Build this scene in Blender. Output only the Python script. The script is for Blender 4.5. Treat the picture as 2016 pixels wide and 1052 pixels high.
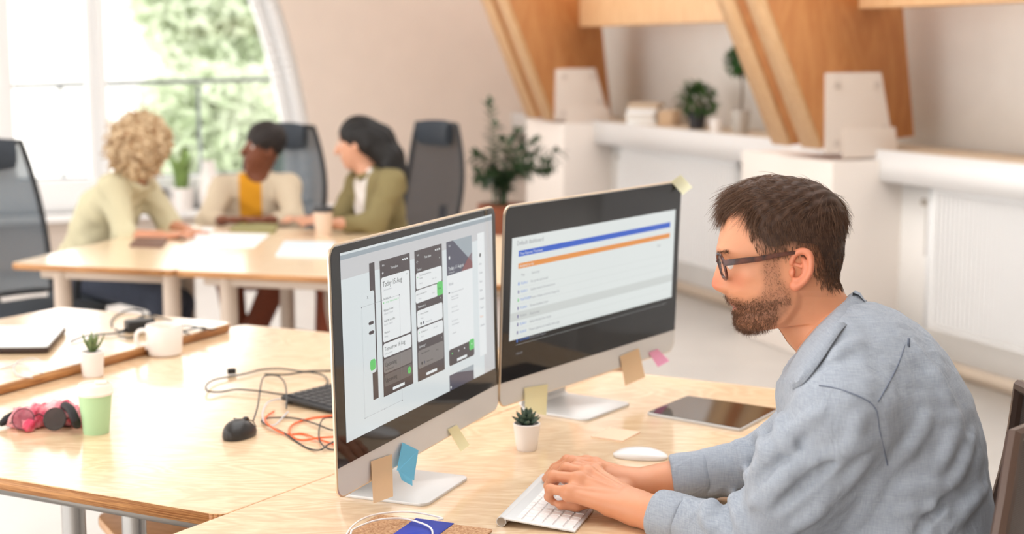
import bpy, bmesh, math, random
import numpy as np
from mathutils import Vector, Matrix

for _o in list(bpy.data.objects):
    bpy.data.objects.remove(_o)
SC = bpy.context.scene
COL = SC.collection
rnd = random.Random(7)
nrs = np.random.RandomState(11)
PI = math.pi

# ------------------------------------------------------------------ camera
FPX, HOR, CAMZ = 2950.0, 100.0, 1.565          # focal length in px (2016 wide), horizon row, lens height
PITCH = math.atan((526 - HOR) / FPX)
cam_d = bpy.data.cameras.new('camera')
cam = bpy.data.objects.new('camera', cam_d)
COL.objects.link(cam)
cam.location = (0, 0, CAMZ)
cam.rotation_euler = (PI / 2 - PITCH, 0, 0)
cam_d.sensor_fit = 'HORIZONTAL'
cam_d.sensor_width = 36.0
cam_d.lens = 36.0 * FPX / 2016
cam_d.clip_end = 200
cam_d.dof.use_dof = True
cam_d.dof.focus_distance = 2.58
cam_d.dof.aperture_fstop = 3.0
SC.camera = cam

# ------------------------------------------------------------------ light
world = bpy.data.worlds.new('sky')
SC.world = world
world.use_nodes = True
_bg = world.node_tree.nodes['Background']
_bg.inputs[0].default_value = (1.0, 0.985, 0.97, 1)
_bg.inputs[1].default_value = 4.0
SC.view_settings.view_transform = 'Standard'
SC.view_settings.look = 'None'
SC.view_settings.gamma = 1.0
SC.view_settings.use_curve_mapping = False
SC.view_settings.exposure = -0.25

# ------------------------------------------------------------------ pixels to places
_c, _s = math.cos(PITCH), math.sin(PITCH)
CAMP = np.array([0, 0, CAMZ])

def ray(x, y):
    dx, dz = (x - 1008) / FPX, -(y - 526) / FPX
    return np.array([dx, _c + dz * _s, -_s + dz * _c])

def P(x, y, z=0.0):
    """point where the pixel's line of sight meets the horizontal plane at height z"""
    r = ray(x, y)
    return CAMP + r * ((z - CAMZ) / r[2])

def PD(x, y, d):
    """point at distance d along the optical axis"""
    return CAMP + ray(x, y) * d

def PP(x, y, a, n):
    """point on the plane through a with normal n"""
    r = ray(x, y)
    a = np.asarray(a, float); n = np.asarray(n, float)
    return CAMP + r * (np.dot(a - CAMP, n) / np.dot(r, n))

def V(*a):
    return np.array(a, float)

def unit(v):
    v = np.asarray(v, float)
    return v / np.linalg.norm(v)

def srgb(r, g, b):
    def f(c):
        c /= 255.0
        return c / 12.92 if c <= 0.04045 else ((c + 0.055) / 1.055) ** 2.4
    return (f(r), f(g), f(b), 1.0)

# ------------------------------------------------------------------ materials
MATS = {}

def mat(name, col, rough=0.6, metal=0.0, spec=0.5, coat=0.0, coat_rough=0.1, noise=0.0, nscale=40.0, stretch=(1, 1, 1),
        bump=0.0, bscale=200.0, emit=None, estr=1.0, alpha=None, trans=0.0, ior=1.45, sheen=0.0, col2=None, sss=0.0, thin=0.0):
    if name in MATS:
        return MATS[name]
    m = bpy.data.materials.new(name)
    m.use_nodes = True
    nt = m.node_tree
    b = nt.nodes['Principled BSDF']
    b.inputs['Base Color'].default_value = col
    b.inputs['Roughness'].default_value = rough
    b.inputs['Metallic'].default_value = metal
    b.inputs['Specular IOR Level'].default_value = spec
    b.inputs['Coat Weight'].default_value = coat
    b.inputs['Coat Roughness'].default_value = coat_rough
    b.inputs['IOR'].default_value = ior
    b.inputs['Transmission Weight'].default_value = trans
    b.inputs['Sheen Weight'].default_value = sheen
    if sss:
        b.inputs['Subsurface Weight'].default_value = sss
        b.inputs['Subsurface Radius'].default_value = (0.012, 0.004, 0.002)
        b.inputs['Subsurface Scale'].default_value = 0.4
    if emit:
        b.inputs['Emission Color'].default_value = emit
        b.inputs['Emission Strength'].default_value = estr
    if alpha is not None:
        b.inputs['Alpha'].default_value = alpha
    if noise > 0 or bump > 0:
        tc = nt.nodes.new('ShaderNodeTexCoord')
        mp = nt.nodes.new('ShaderNodeMapping')
        mp.inputs['Scale'].default_value = stretch
        nt.links.new(tc.outputs['Object'], mp.inputs[0])
    if noise > 0:
        n = nt.nodes.new('ShaderNodeTexNoise')
        n.inputs['Scale'].default_value = nscale
        n.inputs['Detail'].default_value = 5
        nt.links.new(mp.outputs[0], n.inputs['Vector'])
        mx = nt.nodes.new('ShaderNodeMix')
        mx.data_type = 'RGBA'
        c2 = col2 or tuple(c * (1 - noise) for c in col[:3]) + (1,)
        rp = nt.nodes.new('ShaderNodeValToRGB')
        rp.color_ramp.elements[0].position = 0.35
        rp.color_ramp.elements[1].position = 0.65
        nt.links.new(n.outputs['Fac'], rp.inputs[0])
        nt.links.new(rp.outputs[0], mx.inputs[0])
        mx.inputs[6].default_value = c2
        mx.inputs[7].default_value = col
        nt.links.new(mx.outputs[2], b.inputs['Base Color'])
    if bump > 0:
        n2 = nt.nodes.new('ShaderNodeTexNoise')
        n2.inputs['Scale'].default_value = bscale
        n2.inputs['Detail'].default_value = 3
        nt.links.new(mp.outputs[0], n2.inputs['Vector'])
        bp = nt.nodes.new('ShaderNodeBump')
        bp.inputs['Strength'].default_value = bump
        bp.inputs['Distance'].default_value = 0.002
        nt.links.new(n2.outputs['Fac'], bp.inputs['Height'])
        nt.links.new(bp.outputs[0], b.inputs['Normal'])
    if thin:
        tr = nt.nodes.new('ShaderNodeBsdfTranslucent')
        tr.inputs[0].default_value = col
        mixs = nt.nodes.new('ShaderNodeMixShader')
        mixs.inputs[0].default_value = thin
        nt.links.new(b.outputs[0], mixs.inputs[1])
        nt.links.new(tr.outputs[0], mixs.inputs[2])
        nt.links.new(mixs.outputs[0], nt.nodes['Material Output'].inputs[0])
    MATS[name] = m
    return m

def wood(name, base, dark, scale=3.0, stretch=(1, 1, 1), rough=0.35, coat=0.0, coat_rough=0.2, contrast=0.5, knots=0.0, rotz=0.0, bump=0.05):
    """wood grain: bands of stretched noise, with optional knots"""
    if name in MATS:
        return MATS[name]
    m = bpy.data.materials.new(name)
    m.use_nodes = True
    nt = m.node_tree
    N, L = nt.nodes.new, nt.links.new
    b = nt.nodes['Principled BSDF']
    b.inputs['Roughness'].default_value = rough
    b.inputs['Coat Weight'].default_value = coat
    b.inputs['Coat Roughness'].default_value = coat_rough
    tc = N('ShaderNodeTexCoord')
    mp = N('ShaderNodeMapping')
    mp.inputs['Scale'].default_value = stretch
    mp.inputs['Rotation'].default_value = (0, 0, rotz)
    L(tc.outputs['Object'], mp.inputs[0])
    n1 = N('ShaderNodeTexNoise'); n1.inputs['Scale'].default_value = scale; n1.inputs['Detail'].default_value = 2; n1.inputs['Distortion'].default_value = 1.2
    L(mp.outputs[0], n1.inputs['Vector'])
    ml = N('ShaderNodeMath'); ml.operation = 'MULTIPLY'; ml.inputs[1].default_value = 9.0
    L(n1.outputs['Fac'], ml.inputs[0])
    fr = N('ShaderNodeMath'); fr.operation = 'PINGPONG'; fr.inputs[1].default_value = 0.5
    L(ml.outputs[0], fr.inputs[0])
    n2 = N('ShaderNodeTexNoise'); n2.inputs['Scale'].default_value = scale * 14; n2.inputs['Detail'].default_value = 4
    L(mp.outputs[0], n2.inputs['Vector'])
    ad = N('ShaderNodeMath'); ad.operation = 'MULTIPLY_ADD'; ad.inputs[1].default_value = 1.1
    L(fr.outputs[0], ad.inputs[0]); L(n2.outputs['Fac'], ad.inputs[2])
    rp = N('ShaderNodeValToRGB')
    rp.color_ramp.elements[0].position = 0.42; rp.color_ramp.elements[1].position = 1.0
    L(ad.outputs[0], rp.inputs[0])
    cm = N('ShaderNodeMath'); cm.operation = 'MULTIPLY'; cm.inputs[1].default_value = contrast
    L(rp.outputs[0], cm.inputs[0])
    mx = N('ShaderNodeMix'); mx.data_type = 'RGBA'
    mx.inputs[6].default_value = base; mx.inputs[7].default_value = dark
    L(cm.outputs[0], mx.inputs[0])
    out = mx.outputs[2]
    if knots > 0:
        vo = N('ShaderNodeTexVoronoi'); vo.inputs['Scale'].default_value = knots
        L(tc.outputs['Object'], vo.inputs['Vector'])
        r2 = N('ShaderNodeValToRGB')
        r2.color_ramp.elements[0].color = (1, 1, 1, 1); r2.color_ramp.elements[1].color = (0, 0, 0, 1)
        r2.color_ramp.elements[0].position = 0.05; r2.color_ramp.elements[1].position = 0.11
        L(vo.outputs['Distance'], r2.inputs[0])
        m2 = N('ShaderNodeMix'); m2.data_type = 'RGBA'
        m2.inputs[7].default_value = tuple(c * 0.25 for c in dark[:3]) + (1,)
        L(out, m2.inputs[6]); L(r2.outputs[0], m2.inputs[0])
        out = m2.outputs[2]
    L(out, b.inputs['Base Color'])
    if bump:
        bp = N('ShaderNodeBump'); bp.inputs['Strength'].default_value = bump; bp.inputs['Distance'].default_value = 0.002
        L(ad.outputs[0], bp.inputs['Height']); L(bp.outputs[0], b.inputs['Normal'])
    MATS[name] = m
    return m

def attr_mat(name, c0, layers, rough=0.5, spec=0.4, sss=0.0, bump=0.0, bscale=400.0, mottle=0.0, mcol=None):
    """colour c0, then each layer (attribute name, colour) mixed over it by that vertex attribute"""
    m = mat(name, c0, rough=rough, spec=spec, sss=sss)
    nt = m.node_tree
    b = nt.nodes['Principled BSDF']
    cur = None
    tc = nt.nodes.new('ShaderNodeTexCoord')
    if mottle:
        n = nt.nodes.new('ShaderNodeTexNoise'); n.inputs['Scale'].default_value = 35; n.inputs['Detail'].default_value = 4
        nt.links.new(tc.outputs['Object'], n.inputs['Vector'])
        rp = nt.nodes.new('ShaderNodeMath'); rp.operation = 'MULTIPLY'; rp.inputs[1].default_value = mottle
        nt.links.new(n.outputs['Fac'], rp.inputs[0])
        mx = nt.nodes.new('ShaderNodeMix'); mx.data_type = 'RGBA'
        mx.inputs[6].default_value = c0; mx.inputs[7].default_value = mcol or tuple(c * .6 for c in c0[:3]) + (1,)
        nt.links.new(rp.outputs[0], mx.inputs[0])
        cur = mx.outputs[2]
    for an, c in layers:
        a = nt.nodes.new('ShaderNodeAttribute'); a.attribute_name = an
        mx = nt.nodes.new('ShaderNodeMix'); mx.data_type = 'RGBA'
        nt.links.new(a.outputs['Fac'], mx.inputs[0])
        if cur is None: mx.inputs[6].default_value = c0
        else: nt.links.new(cur, mx.inputs[6])
        mx.inputs[7].default_value = c
        cur = mx.outputs[2]
    if cur is not None:
        nt.links.new(cur, b.inputs['Base Color'])
    if bump:
        n2 = nt.nodes.new('ShaderNodeTexNoise'); n2.inputs['Scale'].default_value = bscale; n2.inputs['Detail'].default_value = 3
        nt.links.new(tc.outputs['Object'], n2.inputs['Vector'])
        bp = nt.nodes.new('ShaderNodeBump'); bp.inputs['Strength'].default_value = bump; bp.inputs['Distance'].default_value = 0.001
        nt.links.new(n2.outputs['Fac'], bp.inputs['Height']); nt.links.new(bp.outputs[0], b.inputs['Normal'])
    return m

# ------------------------------------------------------------------ objects
def M_of(o):
    m = o.matrix_basis.copy()
    return M_of(o.parent) @ m if o.parent else m

def thing(name, label, cat, loc=(0, 0, 0), rz=0.0, group=None):
    o = bpy.data.objects.new(name, None)
    o.empty_display_size = 0.05
    COL.objects.link(o)
    o.location = tuple(float(v) for v in loc); o.rotation_euler = (0, 0, rz)
    tag(o, label, cat, group)
    return o

def tag(o, label=None, cat=None, group=None, kind=None):
    if label: o['label'] = label
    if cat: o['category'] = cat
    if group: o['group'] = group
    if kind: o['kind'] = kind
    return o

def mesh_from(name, verts, faces):
    me = bpy.data.meshes.new(name)
    verts = np.asarray(verts, dtype=np.float32).reshape(-1, 3)
    if isinstance(faces, np.ndarray) and faces.ndim == 2:
        n, k = faces.shape
        me.vertices.add(len(verts)); me.vertices.foreach_set('co', verts.ravel())
        me.loops.add(n * k); me.loops.foreach_set('vertex_index', faces.astype(np.int32).ravel())
        me.polygons.add(n)
        me.polygons.foreach_set('loop_start', np.arange(0, n * k, k, dtype=np.int32))
        me.polygons.foreach_set('loop_total', np.full(n, k, dtype=np.int32))
        me.update(calc_edges=True)
    else:
        me.from_pydata(verts.tolist(), [], [list(map(int, f)) for f in faces])
    me.validate()
    return me

def obj(name, mb, m, parent=None, world=False, smooth=True, sharp=35, bevel=0.0, bseg=2, attrs=None, loc=None, rot=None):
    """link one mesh object. Vertices are in the parent's frame, or the world's when world=True."""
    verts, faces = (mb.v, mb.f) if isinstance(mb, MB) else mb
    verts = np.asarray(verts, float).reshape(-1, 3)
    if world and parent is not None:
        Mi = np.array(M_of(parent).inverted())
        verts = verts @ Mi[:3, :3].T + Mi[:3, 3]
    off = None
    if parent is None and loc is None:
        lo, hi = verts.min(0), verts.max(0)
        off = np.array([(lo[0] + hi[0]) / 2, (lo[1] + hi[1]) / 2, lo[2]])
        verts = verts - off
    me = mesh_from(name, verts, faces)
    if bevel > 0 or (smooth and sharp):
        bm = bmesh.new(); bm.from_mesh(me)
        if bevel > 0:
            es = [e for e in bm.edges if len(e.link_faces) == 2 and e.calc_face_angle(0) > math.radians(40)]
            bmesh.ops.bevel(bm, geom=es, offset=bevel, segments=bseg, affect='EDGES', profile=0.6, clamp_overlap=True)
        if smooth and sharp:
            a = math.radians(sharp)
            for e in bm.edges:
                if len(e.link_faces) != 2 or e.calc_face_angle(0) > a:
                    e.smooth = False
        bm.to_mesh(me); bm.free()
    if smooth:
        me.polygons.foreach_set('use_smooth', [True] * len(me.polygons))
    if attrs:
        for k, val in attrs.items():
            at = me.attributes.new(k, 'FLOAT', 'POINT')
            at.data.foreach_set('value', np.asarray(val, dtype=np.float32))
    me.materials.append(m)
    o = bpy.data.objects.new(name, me)
    COL.objects.link(o)
    if parent is not None: o.parent = parent
    if loc is not None: o.location = tuple(float(q) for q in loc)
    elif off is not None: o.location = tuple(float(q) for q in off)
    if rot is not None: o.rotation_euler = rot
    return o

def struct(name, mb, m, parent=None, **k):
    o = obj(name, mb, m, parent, **k)
    if parent is None: o['kind'] = 'structure'
    return o

def copy_of(o, parent=None, loc=None, rot=None, label=None):
    c = o.copy()
    COL.objects.link(c)
    c.parent = parent
    if loc is not None: c.location = tuple(float(q) for q in loc)
    if rot is not None: c.rotation_euler = rot
    if label: c['label'] = label
    return c

def copy_tree(o, parent=None, loc=None, rot=None, label=None):
    c = copy_of(o, parent, loc, rot, label)
    for ch in [q for q in bpy.data.objects if q.parent == o]:
        copy_tree(ch, c)
    return c

class MB:
    def __init__(self):
        self.v = []; self.f = []

    def add(self, vs, fs):
        k = len(self.v)
        self.v.extend([tuple(map(float, p)) for p in vs])
        self.f.extend([tuple(int(i) + k for i in f) for f in fs])
        return self

    def box(self, c, size, R=None):
        sx, sy, sz = [s / 2 for s in size]
        vs = np.array([(x * sx, y * sy, z * sz) for x in (-1, 1) for y in (-1, 1) for z in (-1, 1)])
        if R is not None: vs = vs @ np.asarray(R, float)          # rows of R are the box axes
        return self.add(vs + np.asarray(c, float), [(0, 1, 3, 2), (4, 6, 7, 5), (0, 4, 5, 1), (2, 3, 7, 6), (0, 2, 6, 4), (1, 5, 7, 3)])

    def bar(self, a, b, w, h, up=(0, 0, 1)):
        """box from a to b, w wide and h high"""
        a = np.asarray(a, float); b = np.asarray(b, float)
        t = unit(b - a); s = np.cross(np.asarray(up, float), t)
        if np.linalg.norm(s) < 1e-6: s = np.array([1., 0, 0])
        s = unit(s); u = np.cross(t, s)
        return self.box((a + b) / 2, (np.linalg.norm(b - a), w, h), np.array([t, s, u]))

    def prism(self, poly, ext):
        poly = np.asarray(poly, float); ext = np.asarray(ext, float); n = len(poly)
        vs = np.vstack([poly, poly + ext])
        nrm = np.zeros(3)
        for i in range(n): nrm += np.cross(poly[i], poly[(i + 1) % n])
        fs = [tuple(range(n)), tuple(range(2 * n - 1, n - 1, -1))] + [(i, i + n, (i + 1) % n + n, (i + 1) % n) for i in range(n)]
        if np.dot(nrm, ext) > 0: fs = [tuple(reversed(f)) for f in fs]
        return self.add(vs, fs)

    def tube(self, path, r, n=8, closed=False, cap=True):
        path = [np.asarray(p, float) for p in path]
        m = len(path)
        rr = r if hasattr(r, '__len__') else [r] * m
        vs = []; prev = None
        for i, p in enumerate(path):
            if closed: t = path[(i + 1) % m] - path[i - 1]
            else: t = path[min(i + 1, m - 1)] - path[max(i - 1, 0)]
            t = t / (np.linalg.norm(t) + 1e-12)
            if prev is None:
                a = np.array([0, 0, 1.]) if abs(t[2]) < .9 else np.array([1., 0, 0])
                x = unit(np.cross(a, t))
            else:
                x = prev - t * np.dot(prev, t)
                x = x / (np.linalg.norm(x) + 1e-12)
            prev = x; y = np.cross(t, x)
            for j in range(n):
                q = 2 * PI * j / n
                vs.append(p + (x * math.cos(q) + y * math.sin(q)) * rr[i])
        fs = []
        for i in range(m if closed else m - 1):
            i2 = (i + 1) % m
            for j in range(n):
                j2 = (j + 1) % n
                fs.append((i * n + j, i * n + j2, i2 * n + j2, i2 * n + j))
        if cap and not closed:
            fs.append(tuple(range(n - 1, -1, -1))); fs.append(tuple(range((m - 1) * n, m * n)))
        return self.add(vs, fs)

    def lathe(self, prof, n=32, c=(0, 0, 0), R=None):
        """profile of (radius, height) turned about z"""
        vs = []; m = len(prof)
        for r, z in prof:
            for j in range(n):
                q = 2 * PI * j / n
                vs.append((r * math.cos(q), r * math.sin(q), z))
        vs = np.array(vs)
        if R is not None: vs = vs @ np.asarray(R, float)
        fs = [(i * n + j, i * n + (j + 1) % n, (i + 1) * n + (j + 1) % n, (i + 1) * n + j) for i in range(m - 1) for j in range(n)]
        if prof[0][0] > 1e-6: fs.append(tuple(range(n - 1, -1, -1)))
        if prof[-1][0] > 1e-6: fs.append(tuple(range((m - 1) * n, m * n)))
        return self.add(vs + np.asarray(c, float), fs)

    def cyl(self, a, b, r, n=20, r2=None):
        return self.tube([a, b], [r, r if r2 is None else r2], n)

    def ball(self, c, r, n=12, R=None):
        r = np.array(r if hasattr(r, '__len__') else [r] * 3, float)
        m = n // 2 + 1
        vs = []
        for i in range(m):
            t = PI * i / (m - 1)
            for j in range(n):
                q = 2 * PI * j / n
                vs.append((math.sin(t) * math.cos(q), math.sin(t) * math.sin(q), math.cos(t)))
        vs = np.array(vs) * r
        if R is not None: vs = vs @ np.asarray(R, float)
        fs = [(i * n + j, (i + 1) * n + j, (i + 1) * n + (j + 1) % n, i * n + (j + 1) % n) for i in range(m - 1) for j in range(n)]
        return self.add(vs + np.asarray(c, float), fs)

    def xf(self, R=None, t=(0, 0, 0)):
        v = np.array(self.v)
        if R is not None: v = v @ np.asarray(R, float)
        self.v = [tuple(p) for p in v + np.asarray(t, float)]
        return self

def rz(a):
    """rows are the axes of a frame turned by a about z"""
    return np.array([[math.cos(a), math.sin(a), 0], [-math.sin(a), math.cos(a), 0], [0, 0, 1.0]])

def spline(pts, n=8, closed=False):
    """Catmull-Rom through points"""
    pts = [np.asarray(p, float) for p in pts]
    m = len(pts); out = []
    rng = range(m) if closed else range(m - 1)
    for i in rng:
        p1, p2 = pts[i], pts[(i + 1) % m]
        p0 = pts[i - 1] if (closed or i > 0) else p1 * 2 - p2
        p3 = pts[(i + 2) % m] if (closed or i < m - 2) else p2 * 2 - p1
        for k in range(n):
            t = k / n
            out.append(0.5 * (2 * p1 + (p2 - p0) * t + (2 * p0 - 5 * p1 + 4 * p2 - p3) * t * t + (3 * p1 - p0 - 3 * p2 + p3) * t ** 3))
    if not closed: out.append(pts[-1])
    return out

def rrect(w, h, r, n=6):
    """rounded rectangle outline about the origin"""
    out = []
    for cx, cy, a0 in ((w / 2 - r, h / 2 - r, 0), (-w / 2 + r, h / 2 - r, PI / 2), (-w / 2 + r, -h / 2 + r, PI), (w / 2 - r, -h / 2 + r, 1.5 * PI)):
        for k in range(n + 1):
            a = a0 + PI / 2 * k / n
            out.append((cx + r * math.cos(a), cy + r * math.sin(a)))
    return out

# ------------------------------------------------------------------ solid modelling on a grid: smooth unions of limbs, meshed by surface nets
class Field:
    def __init__(self, lo, hi, h):
        self.lo = np.asarray(lo, float); self.h = h
        self.n = np.ceil((np.asarray(hi, float) - self.lo) / h).astype(int) + 1
        self.ax = [(self.lo[i] + np.arange(self.n[i]) * h).astype(np.float32) for i in range(3)]
        self.d = np.full(self.n, 0.5, np.float32)

    def _win(self, lo, hi):
        a = np.maximum(np.floor((lo - self.lo) / self.h).astype(int), 0)
        b = np.minimum(np.ceil((hi - self.lo) / self.h).astype(int) + 1, self.n)
        if np.any(b <= a): return None
        sl = tuple(slice(a[i], b[i]) for i in range(3))
        X = self.ax[0][sl[0]][:, None, None]; Y = self.ax[1][sl[1]][None, :, None]; Z = self.ax[2][sl[2]][None, None, :]
        return sl, X, Y, Z

    def _mix(self, sl, e, k, op):
        d = self.d[sl]
        if op == 'sub': d, e = -d, e
        if k > 0:
            hh = np.maximum(k - np.abs(d - e), 0) / k
            r = np.minimum(d, e) - hh * hh * k * 0.25
        else: r = np.minimum(d, e)
        self.d[sl] = -r if op == 'sub' else r

    def cap(self, a, b, ra, rb=None, k=0.02, op='add'):
        a = np.asarray(a, float); b = np.asarray(b, float); rb = ra if rb is None else rb
        m = k + 4 * self.h
        w = self._win(np.minimum(a - ra, b - rb) - m, np.maximum(a + ra, b + rb) + m)
        if w is None: return self
        sl, X, Y, Z = w
        ba = b - a; L = max(float(ba @ ba), 1e-12)
        t = np.clip(((X - a[0]) * ba[0] + (Y - a[1]) * ba[1] + (Z - a[2]) * ba[2]) / L, 0, 1)
        e = np.sqrt((X - a[0] - t * ba[0]) ** 2 + (Y - a[1] - t * ba[1]) ** 2 + (Z - a[2] - t * ba[2]) ** 2) - (ra + t * (rb - ra))
        self._mix(sl, e.astype(np.float32), k, op)
        return self

    def chain(self, pts, rad, k=0.02, op='add'):
        if not hasattr(rad, '__len__'): rad = [rad] * len(pts)
        for i in range(len(pts) - 1): self.cap(pts[i], pts[i + 1], rad[i], rad[i + 1], k, op)
        return self

    def ell(self, c, r, R=None, k=0.02, op='add'):
        c = np.asarray(c, float); r = np.asarray(r, float)
        R = np.eye(3) if R is None else np.asarray(R, float)
        ext = np.sqrt(((R * r[:, None]) ** 2).sum(0)) + k + 4 * self.h
        w = self._win(c - ext, c + ext)
        if w is None: return self
        sl, X, Y, Z = w
        q = [(X - c[0]) * R[i][0] + (Y - c[1]) * R[i][1] + (Z - c[2]) * R[i][2] for i in range(3)]
        k0 = np.sqrt(sum((q[i] / r[i]) ** 2 for i in range(3)))
        k1 = np.sqrt(sum((q[i] / r[i] ** 2) ** 2 for i in range(3))) + 1e-9
        self._mix(sl, (k0 * (k0 - 1) / k1).astype(np.float32), k, op)
        return self

    def hit(self, x, y, d0=1.5, d1=4.0, inset=0.0):
        """where the line of sight through pixel (x, y) enters the solid"""
        r = ray(x, y)
        ts = np.arange(d0, d1, self.h * 0.5)
        p = CAMP + ts[:, None] * r
        g = (p - self.lo) / self.h
        ok = np.all((g >= 0) & (g < self.n - 1), axis=1)
        gi = np.round(g).astype(int)
        val = np.full(len(ts), 1.0)
        val[ok] = self.d[gi[ok, 0], gi[ok, 1], gi[ok, 2]]
        i = np.argmax(val < 0)
        if val[i] >= 0: i = int(np.argmin(val))
        return p[i] + r * inset

    def displace(self, fn):
        X = self.ax[0][:, None, None]; Y = self.ax[1][None, :, None]; Z = self.ax[2][None, None, :]
        self.d = (self.d + fn(X, Y, Z)).astype(np.float32)

    def mesh(self):
        d = self.d; h = self.h
        s = d < 0
        nx, ny, nz = d.shape
        cnt = np.zeros((nx - 1, ny - 1, nz - 1), np.int8)
        corners = [(i, j, k) for i in (0, 1) for j in (0, 1) for k in (0, 1)]
        for i, j, k in corners: cnt += s[i:nx - 1 + i, j:ny - 1 + j, k:nz - 1 + k]
        act = (cnt > 0) & (cnt < 8)
        I = np.argwhere(act)
        idx = np.full(act.shape, -1, np.int32); idx[act] = np.arange(len(I))
        cv = {c: d[I[:, 0] + c[0], I[:, 1] + c[1], I[:, 2] + c[2]] for c in corners}
        acc = np.zeros((len(I), 3)); num = np.zeros(len(I))
        for a in corners:
            for ax in range(3):
                if a[ax] == 0:
                    b = list(a); b[ax] = 1; b = tuple(b)
                    va, vb = cv[a], cv[b]
                    m = (va < 0) != (vb < 0)
                    t = va / np.where(m, va - vb, 1)
                    p = np.tile(np.array(a, float), (len(I), 1)); p[:, ax] = t
                    acc += np.where(m[:, None], p, 0); num += m
        verts = self.lo + (I + acc / num[:, None]) * h
        quads = []
        for ax in range(3):
            sl0 = [slice(None)] * 3; sl1 = [slice(None)] * 3
            sl0[ax] = slice(0, -1); sl1[ax] = slice(1, None)
            A, B = s[tuple(sl0)], s[tuple(sl1)]
            E = np.argwhere(A != B)
            o1, o2 = [(1, 2), (2, 0), (0, 1)][ax]
            ok = (E[:, o1] > 0) & (E[:, o2] > 0) & (E[:, o1] < d.shape[o1] - 1) & (E[:, o2] < d.shape[o2] - 1)
            E = E[ok]
            flip = ~A[E[:, 0], E[:, 1], E[:, 2]]
            def at(da, db):
                q = E.copy(); q[:, o1] += da; q[:, o2] += db
                return idx[q[:, 0], q[:, 1], q[:, 2]]
            Q = np.stack([at(-1, -1), at(0, -1), at(0, 0), at(-1, 0)], 1)
            Q[flip] = Q[flip][:, ::-1]
            quads.append(Q)
        F = np.vstack(quads)
        F = F[np.all(F >= 0, axis=1)]
        return verts, F

def smooth_mesh(verts, F, it=2, lam=0.5):
    """a few rounds of Laplacian smoothing"""
    n = len(verts)
    e = np.vstack([F[:, [0, 1]], F[:, [1, 2]], F[:, [2, 3]], F[:, [3, 0]]])
    e = np.vstack([e, e[:, ::-1]])
    deg = np.bincount(e[:, 0], minlength=n)[:, None] + 1e-9
    for _ in range(it):
        acc = np.stack([np.bincount(e[:, 0], weights=verts[e[:, 1], c], minlength=n) for c in range(3)], 1)
        verts = verts + lam * (acc / deg - verts)
    return verts

def join_meshes(parts):
    """[(verts, quads)] into one"""
    vs, fs, k = [], [], 0
    for v, f in parts:
        vs.append(np.asarray(v, float)); fs.append(np.asarray(f) + k); k += len(v)
    return np.vstack(vs), np.vstack(fs)

def in_poly(x, y, poly):
    """points inside a polygon, vectorised"""
    x = np.asarray(x, float); y = np.asarray(y, float)
    r = np.zeros(x.shape, bool); n = len(poly)
    for i in range(n):
        x0, y0 = poly[i]; x1, y1 = poly[(i + 1) % n]
        c = ((y0 > y) != (y1 > y)) & (x < (x1 - x0) * (y - y0) / (y1 - y0 + 1e-12) + x0)
        r ^= c
    return r

def poly_dist(x, y, poly):
    """signed distance to a polygon's edge, positive inside"""
    x = np.asarray(x, float); y = np.asarray(y, float)
    d = np.full(x.shape, 1e9); n = len(poly)
    for i in range(n):
        x0, y0 = poly[i]; x1, y1 = poly[(i + 1) % n]
        ex, ey = x1 - x0, y1 - y0
        t = np.clip(((x - x0) * ex + (y - y0) * ey) / (ex * ex + ey * ey + 1e-12), 0, 1)
        d = np.minimum(d, np.hypot(x - x0 - t * ex, y - y0 - t * ey))
    return np.where(in_poly(x, y, poly), d, -d)
# ================================================================== the room
WA = math.radians(-21.9)
WD = V(math.sin(WA), math.cos(WA), 0)            # along the right wall, away from the camera
WN = V(-math.cos(WA), math.sin(WA), 0)           # out of the right wall, into the room
UP = V(0, 0, 1)
W0 = P(1950, 784, 0)
SH = PP(1742, 298, W0, WN)[2]                    # shelf height

def wp(t, n, z):
    """point t along the right wall, n into the room, at height z"""
    p = W0 + WD * t + WN * n
    return V(p[0], p[1], z)

def wall_t(x, y=240):
    return float(np.dot(PP(x, y, W0, WN) - W0, WD))

T1, T2 = wall_t(1170), wall_t(1735)
TC = wall_t(1035) + 0.3
B0 = wp(TC, 0, 0)                                 # corner of back and right wall

white_wall = mat('white_wall', srgb(250, 247, 243), 0.85, noise=0.03, nscale=6)
warm_wall = mat('warm_wall', srgb(226, 211, 198), 0.85, noise=0.03, nscale=5)
white_paint = mat('white_paint', srgb(242, 241, 240), 0.45)
frame_paint = mat('frame_paint', srgb(238, 238, 238), 0.4)
shelf_board = mat('shelf_board', srgb(212, 188, 160), 0.6, noise=0.12, nscale=12)
floor_mat = mat('floor_finish', srgb(242, 239, 235), 0.35, noise=0.06, nscale=3)

# floor and ceiling
mb = MB(); mb.prism([wp(-9, -0.6, -0.1), wp(TC + 0.4, -0.6, -0.1), wp(TC + 0.4, 9.5, -0.1), wp(-9, 9.5, -0.1)], (0, 0, 0.1))
fl = struct('floor', mb, floor_mat)
mb = MB()                                            # unseen slabs, their gaps placed to shape daylight on desks and right wall
mb.prism([wp(-9, -0.6, 3.6), wp(-4.4, -0.6, 3.6), wp(-4.4, 9.5, 3.6), wp(-9, 9.5, 3.6)], (0, 0, 0.15))
mb.prism([wp(.6, 1.2, 3.6), wp(TC + .4, 1.2, 3.6), wp(TC + .4, 9.5, 3.6), wp(.6, 9.5, 3.6)], (0, 0, 0.15))
mb.prism([wp(-4.4, 4.6, 3.6), wp(.6, 4.6, 3.6), wp(.6, 9.5, 3.6), wp(-4.4, 9.5, 3.6)], (0, 0, 0.15))
mb.prism([wp(-4.4, -.6, 3.6), wp(.6, -.6, 3.6), wp(.6, 1.5, 3.6), wp(-4.4, 1.5, 3.6)], (0, 0, 0.15))
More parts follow.
